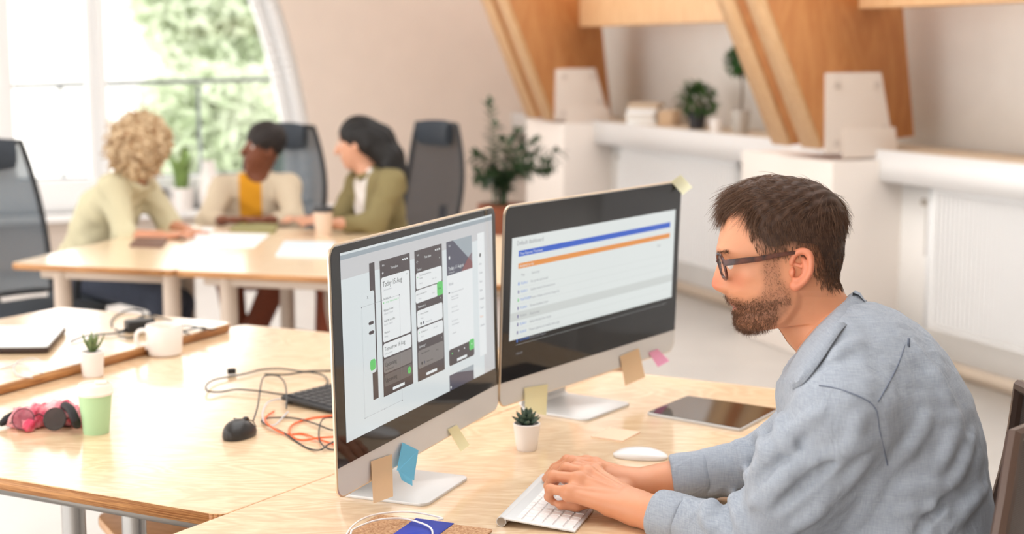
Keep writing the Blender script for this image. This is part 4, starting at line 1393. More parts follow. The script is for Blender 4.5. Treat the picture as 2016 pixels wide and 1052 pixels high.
# mug
gc = P(325, 699, DZ)
mg = thing('mug', 'white ceramic mug on the back left desk', 'mug', gc)
b = MB(); b.lathe([(.038, 0), (.045, .006), (.0475, .03), (.050, .082), (.0485, .085), (.0465, .082), (.044, .02), (0, .012)], 40); obj('body', b, ceram, mg)
b = MB(); b.tube(spline([(-.046, -.008, .070), (-.066, -.014, .068), (-.074, -.016, .05), (-.066, -.014, .028), (-.045, -.008, .02)], 6), .006, 10); obj('handle', b, ceram, mg)
b = MB(); b.lathe([(.0458, .070), (0, .0705)], 32); obj('coffee', b, mat('milk_coffee', srgb(214, 176, 136), .25), mg)
# laptop
l0 = P(95, 697, DZ2); l1 = P(-190, 700, DZ2); l2 = P(131, 655, DZ2)
dv = unit(l2 - l0); wv = unit(l1 - l0); Ld = float(np.linalg.norm(l2 - l0)); Lw = .36
lp = thing('laptop', 'closed silver laptop lying at the left edge', 'laptop', l0)
q = [l0, l0 + wv * Lw, l0 + wv * Lw + dv * Ld, l0 + dv * Ld]
b = MB(); b.prism(round_poly([p + V(0, 0, .003) for p in q], .012), (0, 0, .013)); obj('base', b, mat('laptop_dark', srgb(58, 40, 34), .4), lp, world=True, bevel=.002)
b = MB(); b.prism(round_poly([p + V(0, 0, .0165) for p in q], .012), (0, 0, .006)); obj('lid', b, mat('laptop_silver', srgb(222, 232, 238), .3, metal=.2), lp, world=True, bevel=.002)
for p in q:
    c = p * .85 + sum(q) / 4 * .15
    b = MB(); b.cyl(c, c + V(0, 0, .004), .008, 10); obj('rubber_foot', b, plasticb, lp, world=True)
# thin white cable and black cable bundle on the raised desk
Z7 = lambda p: zm(p, 0, 600, 3.757)
cable('thin pale cable straggling at the edge of the raised left desk', cab_g, .0016, Z7([(-60, 480), (40, 468), (120, 440), (190, 450), (260, 492), (320, 505)]), DZ2, zs=[0, 0, .004, .004, .002, 0])
cable('pale looped cable below the closed laptop', cab_g, .0016, Z7([(600, 430), (470, 455), (360, 440), (250, 400), (150, 415), (105, 455), (110, 500), (150, 530), (240, 540)]), DZ2, zs=[0, .004, .008, .01, .01, .008, .004, 0, 0])
ad = thing('power_adapter', 'black power adapter among tangled cables on the raised desk', 'adapter', P(274, 652, DZ2), .5)
b = MB(); b.box((0, 0, .016), (.075, .05, .032)); obj('body', b, plasticb, ad, bevel=.005)
b = MB(); b.box((.02, .06, .012), (.08, .035, .024)); obj('plug', b, plasticb, ad, bevel=.004)
b = MB(); b.tube(spline([(.0, .02, .02), (.02, .03, .03), (.03, .05, .02)], 5), .004, 8); obj('lead', b, cab_k, ad)
tang = [[(520, 275), (620, 235), (720, 220), (820, 215), (900, 205), (1000, 170), (1090, 150)], [(830, 160), (825, 120), (870, 75), (960, 40), (1040, 45), (1060, 80), (1000, 140), (900, 195), (850, 180)],
        [(1000, 110), (1080, 80), (1160, 95), (1240, 110), (1330, 150), (1420, 160), (1520, 185)], [(1340, 200), (1420, 180), (1500, 170), (1560, 185), (1600, 175)], [(880, 235), (960, 245), (1010, 225), (1060, 200), (1150, 180), (1300, 190), (1400, 215)]]
tl = ['black cable trailing left of the power adapter', 'thin black cable loop standing above the power adapter', 'black cable running right behind the white mug', 'short dark cable end right of the white mug', 'dark cable snaking below the power adapter behind the mug']
for t_, l_ in zip(tang, tl): cable(l_, cab_k, .0026, Z7(t_), DZ2, zs=[.002 + .003 * (i % 2) for i in range(len(t_))])
# red pouch and round sunglasses
fb = Field(P(90, 830, DZ) - V(.2, .12, .002), P(90, 830, DZ) + V(.2, .14, .12), .004)
pth = [P(22, 832, DZ + .012), P(50, 826, DZ + .018), P(85, 820, DZ + .022), P(120, 815, DZ + .024), P(160, 822, DZ + .02)]
fb.chain(pth, [.012, .022, .024, .027, .022], .02)
for p_, r_ in (((40, 818), .018), ((70, 806), .016), ((105, 803), .018), ((135, 806), .02)): fb.cap(P(*p_, DZ + .028), P(p_[0] + 18, p_[1] + 22, DZ + .012), r_, r_ * .8, .012)
fb.displace(lambda X, Y, Z: .0035 * np.sin(X * 190 + Y * 110) * np.sin(Z * 170 + X * 60) + .002 * np.sin(X * 420 - Z * 300))
fb.d = np.maximum(fb.d, (DZ + .0005) - fb.ax[2][None, None, :])
pv = thing('spectacle_pouch', 'crumpled red and pink cloth pouch left of the green cup', 'pouch', P(90, 826, DZ))
v_, f_ = fb.mesh(); v_ = smooth_mesh(v_, f_, 1)
obj('cloth', (v_, f_), mat('red_cloth', srgb(204, 62, 92), .7, noise=.6, nscale=28, col2=srgb(244, 188, 190)), pv, world=True, sharp=0)
kcl = mat('black_cloth', srgb(32, 30, 34), .7)
b = MB(); b.tube([P(0, 836, DZ + .010), P(12, 828, DZ + .016), P(24, 820, DZ + .022), P(36, 834, DZ + .012)], [.006, .011, .012, .008], 10); obj('drawstring_end', b, kcl, pv, world=True)
b = MB(); b.tube(spline([P(124, 798, DZ + .045), P(138, 806, DZ + .050), P(148, 826, DZ + .034), P(152, 838, DZ + .012)], 4), [.006] + [.010] * 11 + [.008], 10); obj('strap', b, kcl, pv, world=True)
sg_ = thing('sunglasses', 'round black-rimmed sunglasses lying on the red pouch', 'glasses', P(84, 842, DZ))
thin_k = mat('rim_black', srgb(24, 22, 26), .3, metal=.3)
lens_d = mat('lens_dark', srgb(52, 42, 36), .06, alpha=.82); lens_p = mat('lens_clear', srgb(150, 60, 80), .06, alpha=.45)
for (x, y, z, r_, lm) in ((49, 823, DZ + .030, .0235, lens_p), (111, 823, DZ + .032, .0245, lens_d)):
    c = P(x, y, DZ + .028) + V(0, -.012, .0)
    tv = unit(P(111, 823, DZ) - P(49, 823, DZ)); uvv = unit(V(0, .38, .92)); nn = np.cross(tv, uvv)
    ring = [c + (tv * math.cos(q) + uvv * math.sin(q)) * r_ for q in np.linspace(0, 2 * PI, 28, endpoint=False)]
    b = MB(); b.tube(ring, .0012, 6, closed=True); rm = obj('rim', b, thin_k, sg_, world=True)
    b = MB(); b.prism(ring, nn * .001); obj('lens', b, lm, rm, world=True, smooth=False)
c1 = P(49, 823, DZ + .028) + V(0, -.012, 0); c2 = P(111, 823, DZ + .028) + V(0, -.012, 0)
b = MB(); b.tube(spline([c1 + tv * .0235 + uvv * .006, (c1 + c2) / 2 + uvv * .011, c2 - tv * .0245 + uvv * .006], 6), .0013, 6); obj('bridge', b, thin_k, sg_, world=True)
b = MB(); b.tube(spline([c2 + tv * .0245, c2 + tv * .03 + V(0, .01, 0), P(138, 840, DZ + .004), P(100, 836, DZ + .003)], 6), .0013, 6); obj('temple', b, thin_k, sg_, world=True)
b = MB(); b.tube(spline([c1 - tv * .0235, c1 - tv * .028 + V(0, .008, -.01), P(20, 836, DZ + .004), P(70, 838, DZ + .003)], 6), .0013, 6); obj('temple', b, thin_k, sg_, world=True)
# ================================================================== the man at the keyboard
skin_c = srgb(214, 152, 116)
DHEAD = 2.50
HPX, HPY = 1540.0, 520.0
phi = math.atan((HPX - 1008) / FPX)
r_h = V(math.cos(phi), -math.sin(phi), 0); t_h = V(-math.sin(phi), -math.cos(phi), 0)
yaw = math.radians(4)
FH = -r_h * math.cos(yaw) + t_h * math.sin(yaw)        # the way he faces
UHc = V(0, _s, _c)
UH = unit(UHc - FH * float(UHc @ FH)); LH = np.cross(UH, FH)   # up, and his left (towards the camera)
CH = PD(HPX, HPY, DHEAD)
SPX = DHEAD * math.cos(phi) / FPX                      # metres per pixel at the head

def hl(px, py, lat=0.0):
    """point of the head seen at (px, py), lat metres to his left of the mid plane"""
    return CH + FH * (-(px - HPX) * SPX) + UH * (-(py - HPY) * SPX) + LH * lat
def to_head(v):
    q = np.asarray(v) - CH
    return HPX - (q @ FH) / SPX, HPY - (q @ UH) / SPX, q @ LH

# rows: front x, y, back x, y, half width mm, widest at, front roundness, back roundness
HR = np.array([
    (1530, 364, 1532, 364, 2, .5, 2, 2), (1490, 368, 1578, 369, 42, .5, 2, 2), (1455, 382, 1612, 382, 59, .52, 2.1, 2.1), (1437, 400, 1637, 402, 68, .55, 2.2, 2.2),
    (1426, 420, 1650, 428, 73.5, .58, 2.3, 2.2), (1418, 445, 1656, 456, 76, .6, 2.4, 2.2), (1413, 470, 1657, 480, 76, .6, 2.5, 2.2), (1409.5, 492, 1656, 500, 74.5, .6, 2.6, 2.2),
    (1413, 507, 1654, 514, 72.5, .6, 2.6, 2.2), (1419, 520, 1652, 525, 71, .6, 2.5, 2.2), (1423, 534, 1650, 535, 70, .6, 2.4, 2.2), (1426, 550, 1649, 544, 69, .58, 2.3, 2.2), (1428, 566, 1650, 551, 67.5, .57, 2.2, 2.2),
    (1427, 579, 1653, 558, 66, .56, 2.1, 2.2), (1431, 590, 1656, 565, 64.5, .55, 2.05, 2.1), (1437.5, 601, 1660, 571, 63, .54, 2.0, 2.1), (1442, 607, 1663, 576, 62, .53, 2.0, 2.1), (1443, 614, 1667, 581, 60.5, .52, 1.95, 2.1),
    (1448, 623, 1671, 587, 59, .51, 1.9, 2.1), (1447.5, 634, 1676, 593, 57.5, .5, 1.85, 2.1), (1452, 646, 1682, 600, 55.5, .5, 1.85, 2.1), (1463, 654.5, 1688, 607, 54, .5, 1.9, 2.1),
    (1480, 657, 1694, 614, 53.5, .5, 1.95, 2.1), (1508, 650, 1701, 622, 53.5, .5, 2, 2.1), (1530, 647, 1708, 631, 54.5, .5, 2, 2.1), (1541, 659, 1716, 641, 56, .5, 2, 2.1), (1553, 677, 1726, 655, 58, .5, 2, 2.1),
    (1575, 702, 1742, 678, 62, .5, 2, 2.1), (1592, 735, 1760, 710, 70, .5, 2, 2.1)])
NR = 9
HRi = np.array(spline([r for r in HR], NR))
HRi = np.array(HRi)
MH = 110
nose_y = np.array([500, 508, 518, 530, 542, 552, 560, 566, 572, 577, 581, 586]); nose_d = np.array([0, 1.5, 6, 13, 19.5, 24, 27, 27, 22, 13, 4, 0])
nose_w = np.array([7, 7, 7.5, 8, 9.5, 10.5, 12, 13, 14, 14, 13, 12])
def gs(x, s): return np.exp(-(x / s) ** 2)
hv = []
for row in HRi:
    fx, fy, bx, by, w, tm, nf, nb_ = row
    tt = (1 - np.cos(np.linspace(0, PI, 400))) / 2
    lat = np.where(tt < tm, np.clip(1 - np.abs(1 - tt / tm) ** nf, 0, 1) ** (1 / nf), np.clip(1 - ((tt - tm) / (1 - tm)) ** nb_, 0, 1) ** (1 / nb_)) * w
    X_ = fx + (bx - fx) * tt; Y_ = fy + (by - fy) * tt
    ds = np.hypot(np.hypot(np.diff(X_), np.diff(Y_)) * SPX * 1000, np.diff(lat)); cs = np.concatenate([[0], np.cumsum(ds)])
    q = np.linspace(0, 1, MH) ** 1.15 * cs[-1]
    X_ = np.interp(q, cs, X_); Y_ = np.interp(q, cs, Y_); lat = np.interp(q, cs, lat)
    hv.append(np.stack([X_, Y_, lat], 1))
hv = np.array(hv)                                    # rows, half ring, (px, py, lat mm)
px_, py_, la_ = hv[..., 0].copy(), hv[..., 1].copy(), hv[..., 2].copy()
front = px_ < 1500
nd = np.interp(py_, nose_y, nose_d); nw_ = np.interp(py_, nose_y, nose_w)
px_ -= np.where(front, nd * np.exp(-(la_ / nw_) ** 2.0 * 1.0), 0)
px_ -= np.where(front, 9 * gs(la_ - 13.5, 6) * gs(py_ - 568, 8), 0)                   # wing of the nose
px_ += np.where(front, 5 * gs(la_ - 18, 5) * gs(py_ - 580, 10), 0)
px_ += np.where(front, 9 * gs(la_ - 31, 15) * gs(py_ - 518, 13), 0)                   # eye socket
px_ -= np.where(front, 3.0 * gs(la_ - 34, 20) * gs(py_ - 494, 8), 0)                  # brow
la_ += 3.0 * gs(px_ - 1468, 24) * gs(py_ - 545, 16)                                   # cheekbone
la_ -= 4.0 * gs(px_ - 1462, 20) * gs(py_ - 598, 20)                                   # cheek hollow
la_ += 2.5 * gs(px_ - 1545, 18) * gs(py_ - 600, 22)                                   # jaw corner
px_ += np.where(front, 3 * gs(la_ - 0, 22) * gs(py_ - 607.5, 2.2), 0)                 # parting of the lips
neck_poly = [(1566, 572), (1560, 604), (1541, 631), (1508, 651), (1528, 664), (1600, 800), (1800, 740), (1672, 575), (1620, 572)]
nk_d = poly_dist(px_, py_, neck_poly)
la_ -= np.clip(nk_d / 12, 0, 1) * 5.0 * np.clip((1660 - px_) / 60, 0, 1)
half = np.stack([px_, py_, la_], -1)
full = np.concatenate([half, half[:, -2:0:-1] * np.array([1, 1, -1])], axis=1)         # mirror to close each ring
nrow, ncol = full.shape[:2]
pts_px = full.reshape(-1, 3)
hverts = CH + FH * (-(pts_px[:, 0:1] - HPX) * SPX) + UH * (-(pts_px[:, 1:2] - HPY) * SPX) + LH * (pts_px[:, 2:3] / 1000)
idx = np.arange(nrow * ncol).reshape(nrow, ncol)
hfaces = np.stack([idx[:-1], np.roll(idx, -1, 1)[:-1], np.roll(idx, -1, 1)[1:], idx[1:]], -1).reshape(-1, 4)
hverts = smooth_mesh(hverts, hfaces, 2, .5)

hair_poly = [(1385, 300), (1388, 409), (1432, 417), (1460, 413), (1468, 442), (1473, 474), (1487, 490), (1500, 502), (1541, 502), (1549, 492), (1588, 496), (1599, 520), (1607, 548), (1628, 566), (1662, 558), (1720, 560), (1720, 300)]
beard_poly = [(1497, 496), (1490, 533), (1497, 563), (1489, 580), (1466, 590), (1446, 584), (1427, 577), (1400, 578), (1400, 670), (1478, 668), (1527, 645), (1549, 620), (1558, 594), (1556, 572), (1536, 545), (1534, 500)]
lip_poly = [(1425, 599), (1441, 598), (1455, 607), (1444, 617), (1425, 615)]
hairm = np.clip(poly_dist(pts_px[:, 0], pts_px[:, 1], hair_poly) / 30 + .25, 0, 1)
bd = poly_dist(pts_px[:, 0], pts_px[:, 1], beard_poly)
bn = .5 + .5 * np.sin(pts_px[:, 0] * .5 + 1.3 * np.sin(pts_px[:, 1] * .4)) * np.sin(pts_px[:, 1] * .45)
beardm = np.clip(bd / 14 + .25, 0, 1) * (.52 + .16 * bn)
dens = np.clip((pts_px[:, 1] - 540) / 60, .62, 1)
beardm *= dens
neckst = np.clip(poly_dist(pts_px[:, 0], pts_px[:, 1], [(1500, 640), (1560, 590), (1590, 640), (1600, 720), (1560, 720), (1530, 660)]) / 25, 0, 1) * .28
lipm = np.clip(poly_dist(pts_px[:, 0], pts_px[:, 1], lip_poly) / 5, 0, 1) * np.clip((26 - np.abs(pts_px[:, 2])) / 6, 0, 1)
beardm = np.maximum(beardm, neckst) * (1 - lipm)

# ears: rim, inner fold, bowl and lobe on a grid, for both sides
def ear(side):
    """modelled in head pixels (x right, y down) and millimetres out"""
    f = Field((-32, -44, -14), (32, 46, 20), 1.3)
    rim = spline([V(-16, -12, 2), V(-10, -30, 7), V(4, -36, 10), V(16, -30, 11), V(21, -12, 11), V(19, 8, 10), V(9, 24, 8), V(-2, 33, 6)], 5)
    f.ell((1, -4, -1), (19, 30, 6), k=4)
    f.ell((3, -6, 6), (14, 24, 6.5), k=3, op='sub')
    f.chain(rim, 4.4, 4)
    f.ell((-4, 30, 4), (9, 9, 5), k=6)
    f.chain(spline([V(6, -22, 3), V(11, -10, 6), V(10, 6, 6), V(2, 18, 5), V(-6, 20, 4)], 5), 3.6, 4)
    f.chain(spline([V(-13, -12, 1), V(-3, -9, 2), V(5, -6, 2)], 4), 3, 3)
    f.ell((-3, 6, 3), (9, 9, 8), k=3, op='sub')
    f.ell((-12, 5, 4), (5.5, 8, 4.5), k=4)
    v, fc = f.mesh(); v = smooth_mesh(v, fc, 1)
    ang_ = math.radians(10)
    x = v[:, 0] * math.cos(ang_) - v[:, 1] * math.sin(ang_) * .3; y = v[:, 1]
    latm = 66 + v[:, 2] * .95 + (v[:, 0] + 16) * .22
    w = CH + FH[None] * (-(x[:, None] + 1566 - HPX) * SPX) + UH[None] * (-(y[:, None] + 531 - HPY) * SPX) + LH[None] * (side * latm[:, None] / 1000)
    if side > 0: fc = fc[:, ::-1]
    return w, fc
earL, earR = ear(1), ear(-1)

# hands: each a grid of smoothly joined bones, with the forearm running into the sleeve
def hand(wrist, elbow, fingers, thumb, lo, hi, h=.0016):
    f = Field(lo, hi, h)
    wr = np.asarray(wrist); el = np.asarray(elbow)
    fd_ = unit(wr - el)
    mcp = [np.asarray(fg[0]) for fg in fingers]
    side = unit(mcp[0] - mcp[3])
    ws = .017
    f.chain([el, el * .45 + wr * .55, wr + side * .0], [.043, .036, .024], .02)
    f.cap(wr + side * .013, el * .3 + wr * .7 + side * .012, .019, .027, .02)
    f.cap(wr - side * .013, el * .3 + wr * .7 - side * .012, .019, .027, .02)
    for i, m_ in enumerate(mcp):
        base = wr + side * (ws * (1.5 - i) / 1.5)
        f.cap(base, m_ - V(0, 0, .004), .0175, .0125, .018)
    for i in range(3): f.cap(mcp[i] - V(0, 0, .006), mcp[i + 1] - V(0, 0, .006), .011, .011, .012)
    f.cap(wr * .6 + mcp[3] * .4 - V(0, 0, .012), wr * .85 + mcp[3] * .15 - V(0, 0, .008), .014, .016, .015)      # heel of the little finger
    for i, fg in enumerate(fingers):
        s_ = [1, 1.03, .98, .86][i]
        rr = [.0112 * s_, .0098 * s_, .0086 * s_, .0072 * s_]
        f.chain(fg, rr[:len(fg)], .005)
        f.ell(fg[0] + V(0, 0, .001), (.0115 * s_, .0115 * s_, .0115 * s_), k=.008)
        f.ell(fg[1], (.0104 * s_, .0104 * s_, .0104 * s_), k=.004)
    f.chain(thumb, [.0185, .0135, .0115, .0085], .010)
    f.cap(thumb[0], mcp[0] * .6 + thumb[0] * .4 - V(0, 0, .01), .012, .010, .018)
    # tendons on the back of the hand
    for i in range(4):
        a = mcp[i] * .92 + wr * .08 + V(0, 0, .0095); b = wr * .7 + mcp[i] * .3 + V(0, 0, .0165)
        f.cap(a, b, .0030, .0022, .007)
    v, fc = f.mesh()
    return smooth_mesh(v, fc, 2), fc
wL, eL = PD(1254, 1001, 2.63), PD(1500, 1074, 2.43)
handL = hand(wL, eL,
             [[PD(1172, 927, 2.725), PD(1134, 921, 2.745), PD(1118, 934, 2.75), PD(1110, 946, 2.755)],
              [PD(1157, 931, 2.70), PD(1115, 923, 2.715), PD(1098, 938, 2.72), PD(1092, 952, 2.725)],
              [PD(1140, 943, 2.675), PD(1089, 938, 2.69), PD(1080, 957, 2.70), PD(1084, 972, 2.705)],
              [PD(1120, 968, 2.652), PD(1083, 964, 2.665), PD(1080, 979, 2.672), PD(1089, 989, 2.678)]],
             [PD(1218, 992, 2.675), PD(1175, 986, 2.69), PD(1135, 993, 2.675), PD(1104, 995, 2.67)],
             V(.02, 2.40, .735), V(.42, 2.82, .87))
wR, eR = PD(1255, 953, 2.785), PD(1525, 918, 2.77)
handR = hand(wR, eR,
             [[PD(1178, 924, 2.785), PD(1138, 916, 2.795), PD(1115, 928, 2.80), PD(1100, 942, 2.805)],
              [PD(1172, 915, 2.81), PD(1126, 909, 2.82), PD(1096, 925, 2.83), PD(1074, 943, 2.835)],
              [PD(1155, 911, 2.835), PD(1116, 907, 2.85), PD(1092, 922, 2.855), PD(1078, 936, 2.86)],
              [PD(1143, 911, 2.86), PD(1113, 910, 2.875), PD(1098, 920, 2.88), PD(1088, 930, 2.885)]],
             [PD(1226, 968, 2.76), PD(1192, 962, 2.755), PD(1168, 960, 2.75), PD(1146, 965, 2.745)],
             V(.02, 2.62, .735), V(.55, 2.95, .87))

# body under the clothes
FT_a = math.radians(20)
FT = V(-math.cos(FT_a), math.sin(FT_a), 0); LT = V(-math.sin(FT_a), -math.cos(FT_a), 0)
RT = np.array([FT, LT, UP])
E1, E2, E3, E4 = PD(1672, 748, 2.48), PD(1728, 850, 2.47), PD(1768, 985, 2.47), PD(1790, 1150, 2.48)
NB = PD(1655, 650, 2.50)
shL, elbL = PD(1662, 826, 2.315), PD(1502, 1076, 2.43)
shR = E1 - LT * .165 - V(0, 0, .035); elbR = eR
hipL, hipR = E4 + LT * .09 - V(0, 0, .02) + FT * .02, E4 - LT * .09 - V(0, 0, .02) + FT * .02
HIPZ = .50
kneeL = hipL + FT * .40 + V(0, 0, .50 - hipL[2]) + LT * .02; kneeR = hipR + FT * .40 + V(0, 0, .50 - hipR[2]) - LT * .03
footL = V(kneeL[0], kneeL[1], .075) + FT * .02; footR = V(kneeR[0], kneeR[1], .075) - FT * .10
core = Field(V(-.1, 2.15, .0), V(1.0, 3.15, 1.30), .011)
core.ell(E1, (.09, .165, .12), RT, .05).ell(E2, (.10, .15, .15), RT, .05).ell(E3, (.105, .14, .16), RT, .05).ell(E4, (.115, .155, .12), RT, .05)
core.cap(NB, E1, .05, .08, .04)
core.chain([shL, elbL, wL], [.052, .043, .030], .03).chain([shR, elbR, wR], [.052, .043, .030], .03)
core.chain([hipL, kneeL, footL], [.075, .055, .04], .03).chain([hipR, kneeR, footR], [.075, .055, .04], .03)
coreM = core.mesh()
nb_h = len(hverts)
parts_ = [(hverts, hfaces), earL, earR, handL, handR, coreM]
bodyv, bodyf = join_meshes(parts_)
extra = len(bodyv) - nb_h
red = np.zeros(len(bodyv)); k0_ = nb_h
red[k0_:k0_ + len(earL[0]) + len(earR[0])] = .45
red[:nb_h] = np.clip(gs(pts_px[:, 0] - 1402, 16) * gs(pts_px[:, 1] - 562, 18) + .5 * gs(pts_px[:, 0] - 1450, 22) * gs(pts_px[:, 1] - 555, 18), 0, 1) * .7
k1_ = k0_ + len(earL[0]) + len(earR[0])
knuck = np.zeros(extra)
skin = attr_mat('skin_light', skin_c, [('flush', srgb(206, 108, 82)), ('lips', srgb(186, 104, 92)), ('beard', srgb(104, 68, 48)), ('scalp', srgb(52, 36, 28))], rough=.42, spec=.45, sss=.12, bump=.12, bscale=900, mottle=.45, mcol=srgb(194, 122, 88))
zer = np.zeros(extra)
man = thing('person', 'bearded man in blue shirt and glasses typing at the desk', 'person', V(E4[0], E4[1], 0))
body = obj('body', (bodyv, bodyf), skin, man, world=True, sharp=0, attrs={'flush': red, 'lips': np.concatenate([lipm, zer]), 'beard': np.concatenate([beardm, zer]), 'scalp': np.concatenate([hairm * .95, zer])})
eye_w = mat('eye_white', srgb(226, 214, 206), .15); iris_m = mat('iris', srgb(74, 56, 40), .1)
for s in (1, -1):
    c = hl(1442, 520, s * .031)
    b = MB(); b.ball(c, .0122, 20); e = obj('eyeball', b, eye_w, man, world=True)
    b = MB(); b.ball(c + FH * .0085, (.0045, .0058, .0058), 14, np.array([FH, LH, UH])); obj('iris', b, iris_m, e, world=True)

# ------------------------------------------------------------------ hair
def strands(roots, nrm, dirs, length, lift, rs, seg=6, r0=.0004, curl=.25, sides=3, droop=0.0):
    """tapered three-sided hairs, bent from the normal towards a combing direction"""
    n = len(roots)
    t = np.linspace(0, 1, seg + 1)
    jit = rs.normal(size=(n, 3)) * curl
    jit2 = rs.normal(size=(n, 3)) * curl * .6
    pts = []
    for s in t:
        p = roots + nrm * (lift[:, None] * (1 - (1 - s) ** 2)) + (dirs + jit * s + jit2 * np.sin(s * 5)) * (length[:, None] * s)
        p = p - UP * (droop * length[:, None] * s * s)
        pts.append(p)
    pts = np.stack(pts, 1)                                   # n, seg+1, 3
    tan = np.gradient(pts, axis=1); tan /= np.linalg.norm(tan, axis=2, keepdims=True) + 1e-9
    ref = rs.normal(size=(n, 1, 3)); x = np.cross(tan, ref); x /= np.linalg.norm(x, axis=2, keepdims=True) + 1e-9
    y = np.cross(tan, x)
    rad = (r0 * (1 - .8 * t ** 2))[None, :, None]
    rings = np.stack([pts + (x * math.cos(2 * PI * j / sides) + y * math.sin(2 * PI * j / sides)) * rad for j in range(sides)], 2)
    v = rings.reshape(-1, 3)
    base = np.arange(n)[:, None, None] * ((seg + 1) * sides)
    i = np.arange(seg)[None, :, None] * sides; j = np.arange(sides)[None, None, :]; j2 = (j + 1) % sides
    f = np.stack([base + i + j, base + i + j2, base + i + sides + j2, base + i + sides + j], -1).reshape(-1, 4)
    return v, f
hn = np.zeros_like(hverts)
fn_ = np.cross(hverts[hfaces[:, 1]] - hverts[hfaces[:, 0]], hverts[hfaces[:, 3]] - hverts[hfaces[:, 0]])
for c_ in range(4): np.add.at(hn, hfaces[:, c_], fn_)
hn /= np.linalg.norm(hn, axis=1)[:, None] + 1e-12
if np.mean(np.sum(hn * (hverts - hl(1540, 480)), axis=1)) < 0: hn = -hn

def hair_len(px, py):
    top = np.clip((455 - py) / 60, 0, 1)
    return .006 + .026 * top + .004 * np.clip((500 - py) / 60, 0, 1)
def hair_thick(px, py):
    top = np.clip((470 - py) / 75, 0, 1)
    frontb = np.clip((1480 - px) / 60, 0, 1) * np.clip((430 - py) / 20, 0, 1)
    return .0015 + .0120 * top + .004 * frontb + .002 * np.clip((530 - py) / 40, 0, 1)
# soft volume of the hair
cap_d = poly_dist(pts_px[:, 0], pts_px[:, 1], hair_poly)
keep = cap_d > np.where((pts_px[:, 0] > 1476) & (pts_px[:, 1] > 440), 15.0, 1.0)
th_ = hair_thick(pts_px[:, 0], pts_px[:, 1]) * np.clip((cap_d - 4) / 26, 0.04, 1)
wob = .0022 * np.sin(pts_px[:, 0] * .22 + pts_px[:, 2] * .14) * np.sin(pts_px[:, 1] * .25 + pts_px[:, 2] * .09) * np.clip(th_ / .012, 0, 1)
capv = hverts + hn * (th_ + wob)[:, None]
fk = keep[hfaces].all(1)
used_, inv_ = np.unique(hfaces[fk], return_inverse=True)
hair_m = mat('hair_brown', srgb(78, 56, 44), .6, spec=.3, noise=.5, nscale=90)
hair_s = mat('hair_strand_brown', srgb(100, 72, 54), .45, spec=.4)
hair = obj('hair', (capv[used_], inv_.reshape(-1, 4)), hair_m, man, world=True, sharp=0)
rs = np.random.RandomState(5)
cand = np.argwhere((cap_d > -1) | ((cap_d > -9) & (pts_px[:, 0] > 1480) & (rs.uniform(size=len(cap_d)) < .45))).ravel()
area = np.full(len(cand), 1.0)
pick = rs.choice(cand, 15000)
pp = pts_px[pick]; jit = rs.normal(size=(len(pick), 3)) * .0012
roots = hverts[pick] + jit + hn[pick] * (th_[pick] * rs.uniform(.1, .95, len(pick)))[:, None]
topw = np.clip((440 - pp[:, 1]) / 45, 0, 1)[:, None]
crown = np.clip((pp[:, 0] - 1590) / 50, 0, 1)[:, None]
d_top = FH * .95 + UH * .10; d_side = -UH * .9 - FH * .28; d_back = -UH * .7 - FH * .6
dr = d_top[None] * topw * (1 - crown) + d_side[None] * (1 - topw) + d_back[None] * topw * crown
fl = np.stack([np.sin(pp[:, 0] * .05 + pp[:, 2] * .09 + k) * np.sin(pp[:, 1] * .06 + k * 2) for k in range(3)], 1)
dr = dr + fl * .38 * (.25 + topw)
ln = hair_len(pp[:, 0], pp[:, 1]) * rs.uniform(.6, 1.2, len(pick)); lf_ = ln * (.05 + .12 * topw[:, 0] * rs.uniform(.2, 1.2, len(pick)))
# tangent to the skull
nn_ = hn[pick]; dr = dr - nn_ * np.sum(dr * nn_, axis=1)[:, None] * .9
dr /= np.linalg.norm(dr, axis=1)[:, None] + 1e-9
v, f = strands(roots, nn_, dr, ln, lf_, rs, seg=5, r0=.00038, curl=.085, droop=.30)
o = obj('hair_strands', (v, f), hair_s, hair, world=True, sharp=0); o['kind'] = 'stuff'
# beard
cb = np.argwhere((beardm > .2) & ~((pts_px[:, 0] > 1528) & (pts_px[:, 1] > 600)) & (pts_px[:, 0] < 1552)).ravel()
pb = beardm[cb] ** 1.5; pick = rs.choice(cb, 6500, p=pb / pb.sum())
roots = hverts[pick] + rs.normal(size=(6500, 3)) * .0011
dr = np.tile(-UH * .8 - FH * .15, (6500, 1)) + FH * .35 * np.clip((1500 - pts_px[pick, 0]) / 60, 0, 1)[:, None]
ln = .0025 + .0030 * np.clip((pts_px[pick, 1] - 585) / 50, 0, 1) * rs.uniform(.5, 1.2, 6500)
v, f = strands(roots, hn[pick], dr, ln, ln * .45, rs, seg=2, r0=.00022, curl=.35)
o = obj('beard', (v, f), mat('beard_brown', srgb(104, 70, 48), .5), man, world=True, sharp=0); o['kind'] = 'stuff'
# eyebrow
n_ = 260; a_ = rs.uniform(0, 1, n_); lat_ = (.012 + .038 * a_) * np.where(rs.uniform(size=n_) > .5, 1, -1)
roots = np.array([hl(1411 + 20 * a * a + rs.normal() * .5, 498 + rs.normal() * 1.5, l) for a, l in zip(a_, lat_)])
v, f = strands(roots, np.tile(FH, (n_, 1)), np.stack([LH * np.sign(l) * .8 - FH * .5 + UH * .1 for l in lat_]), np.full(n_, .008), np.full(n_, .002), rs, seg=3, r0=.0003)
o = obj('eyebrows', (v, f), hair_s, man, world=True, sharp=0); o['kind'] = 'stuff'

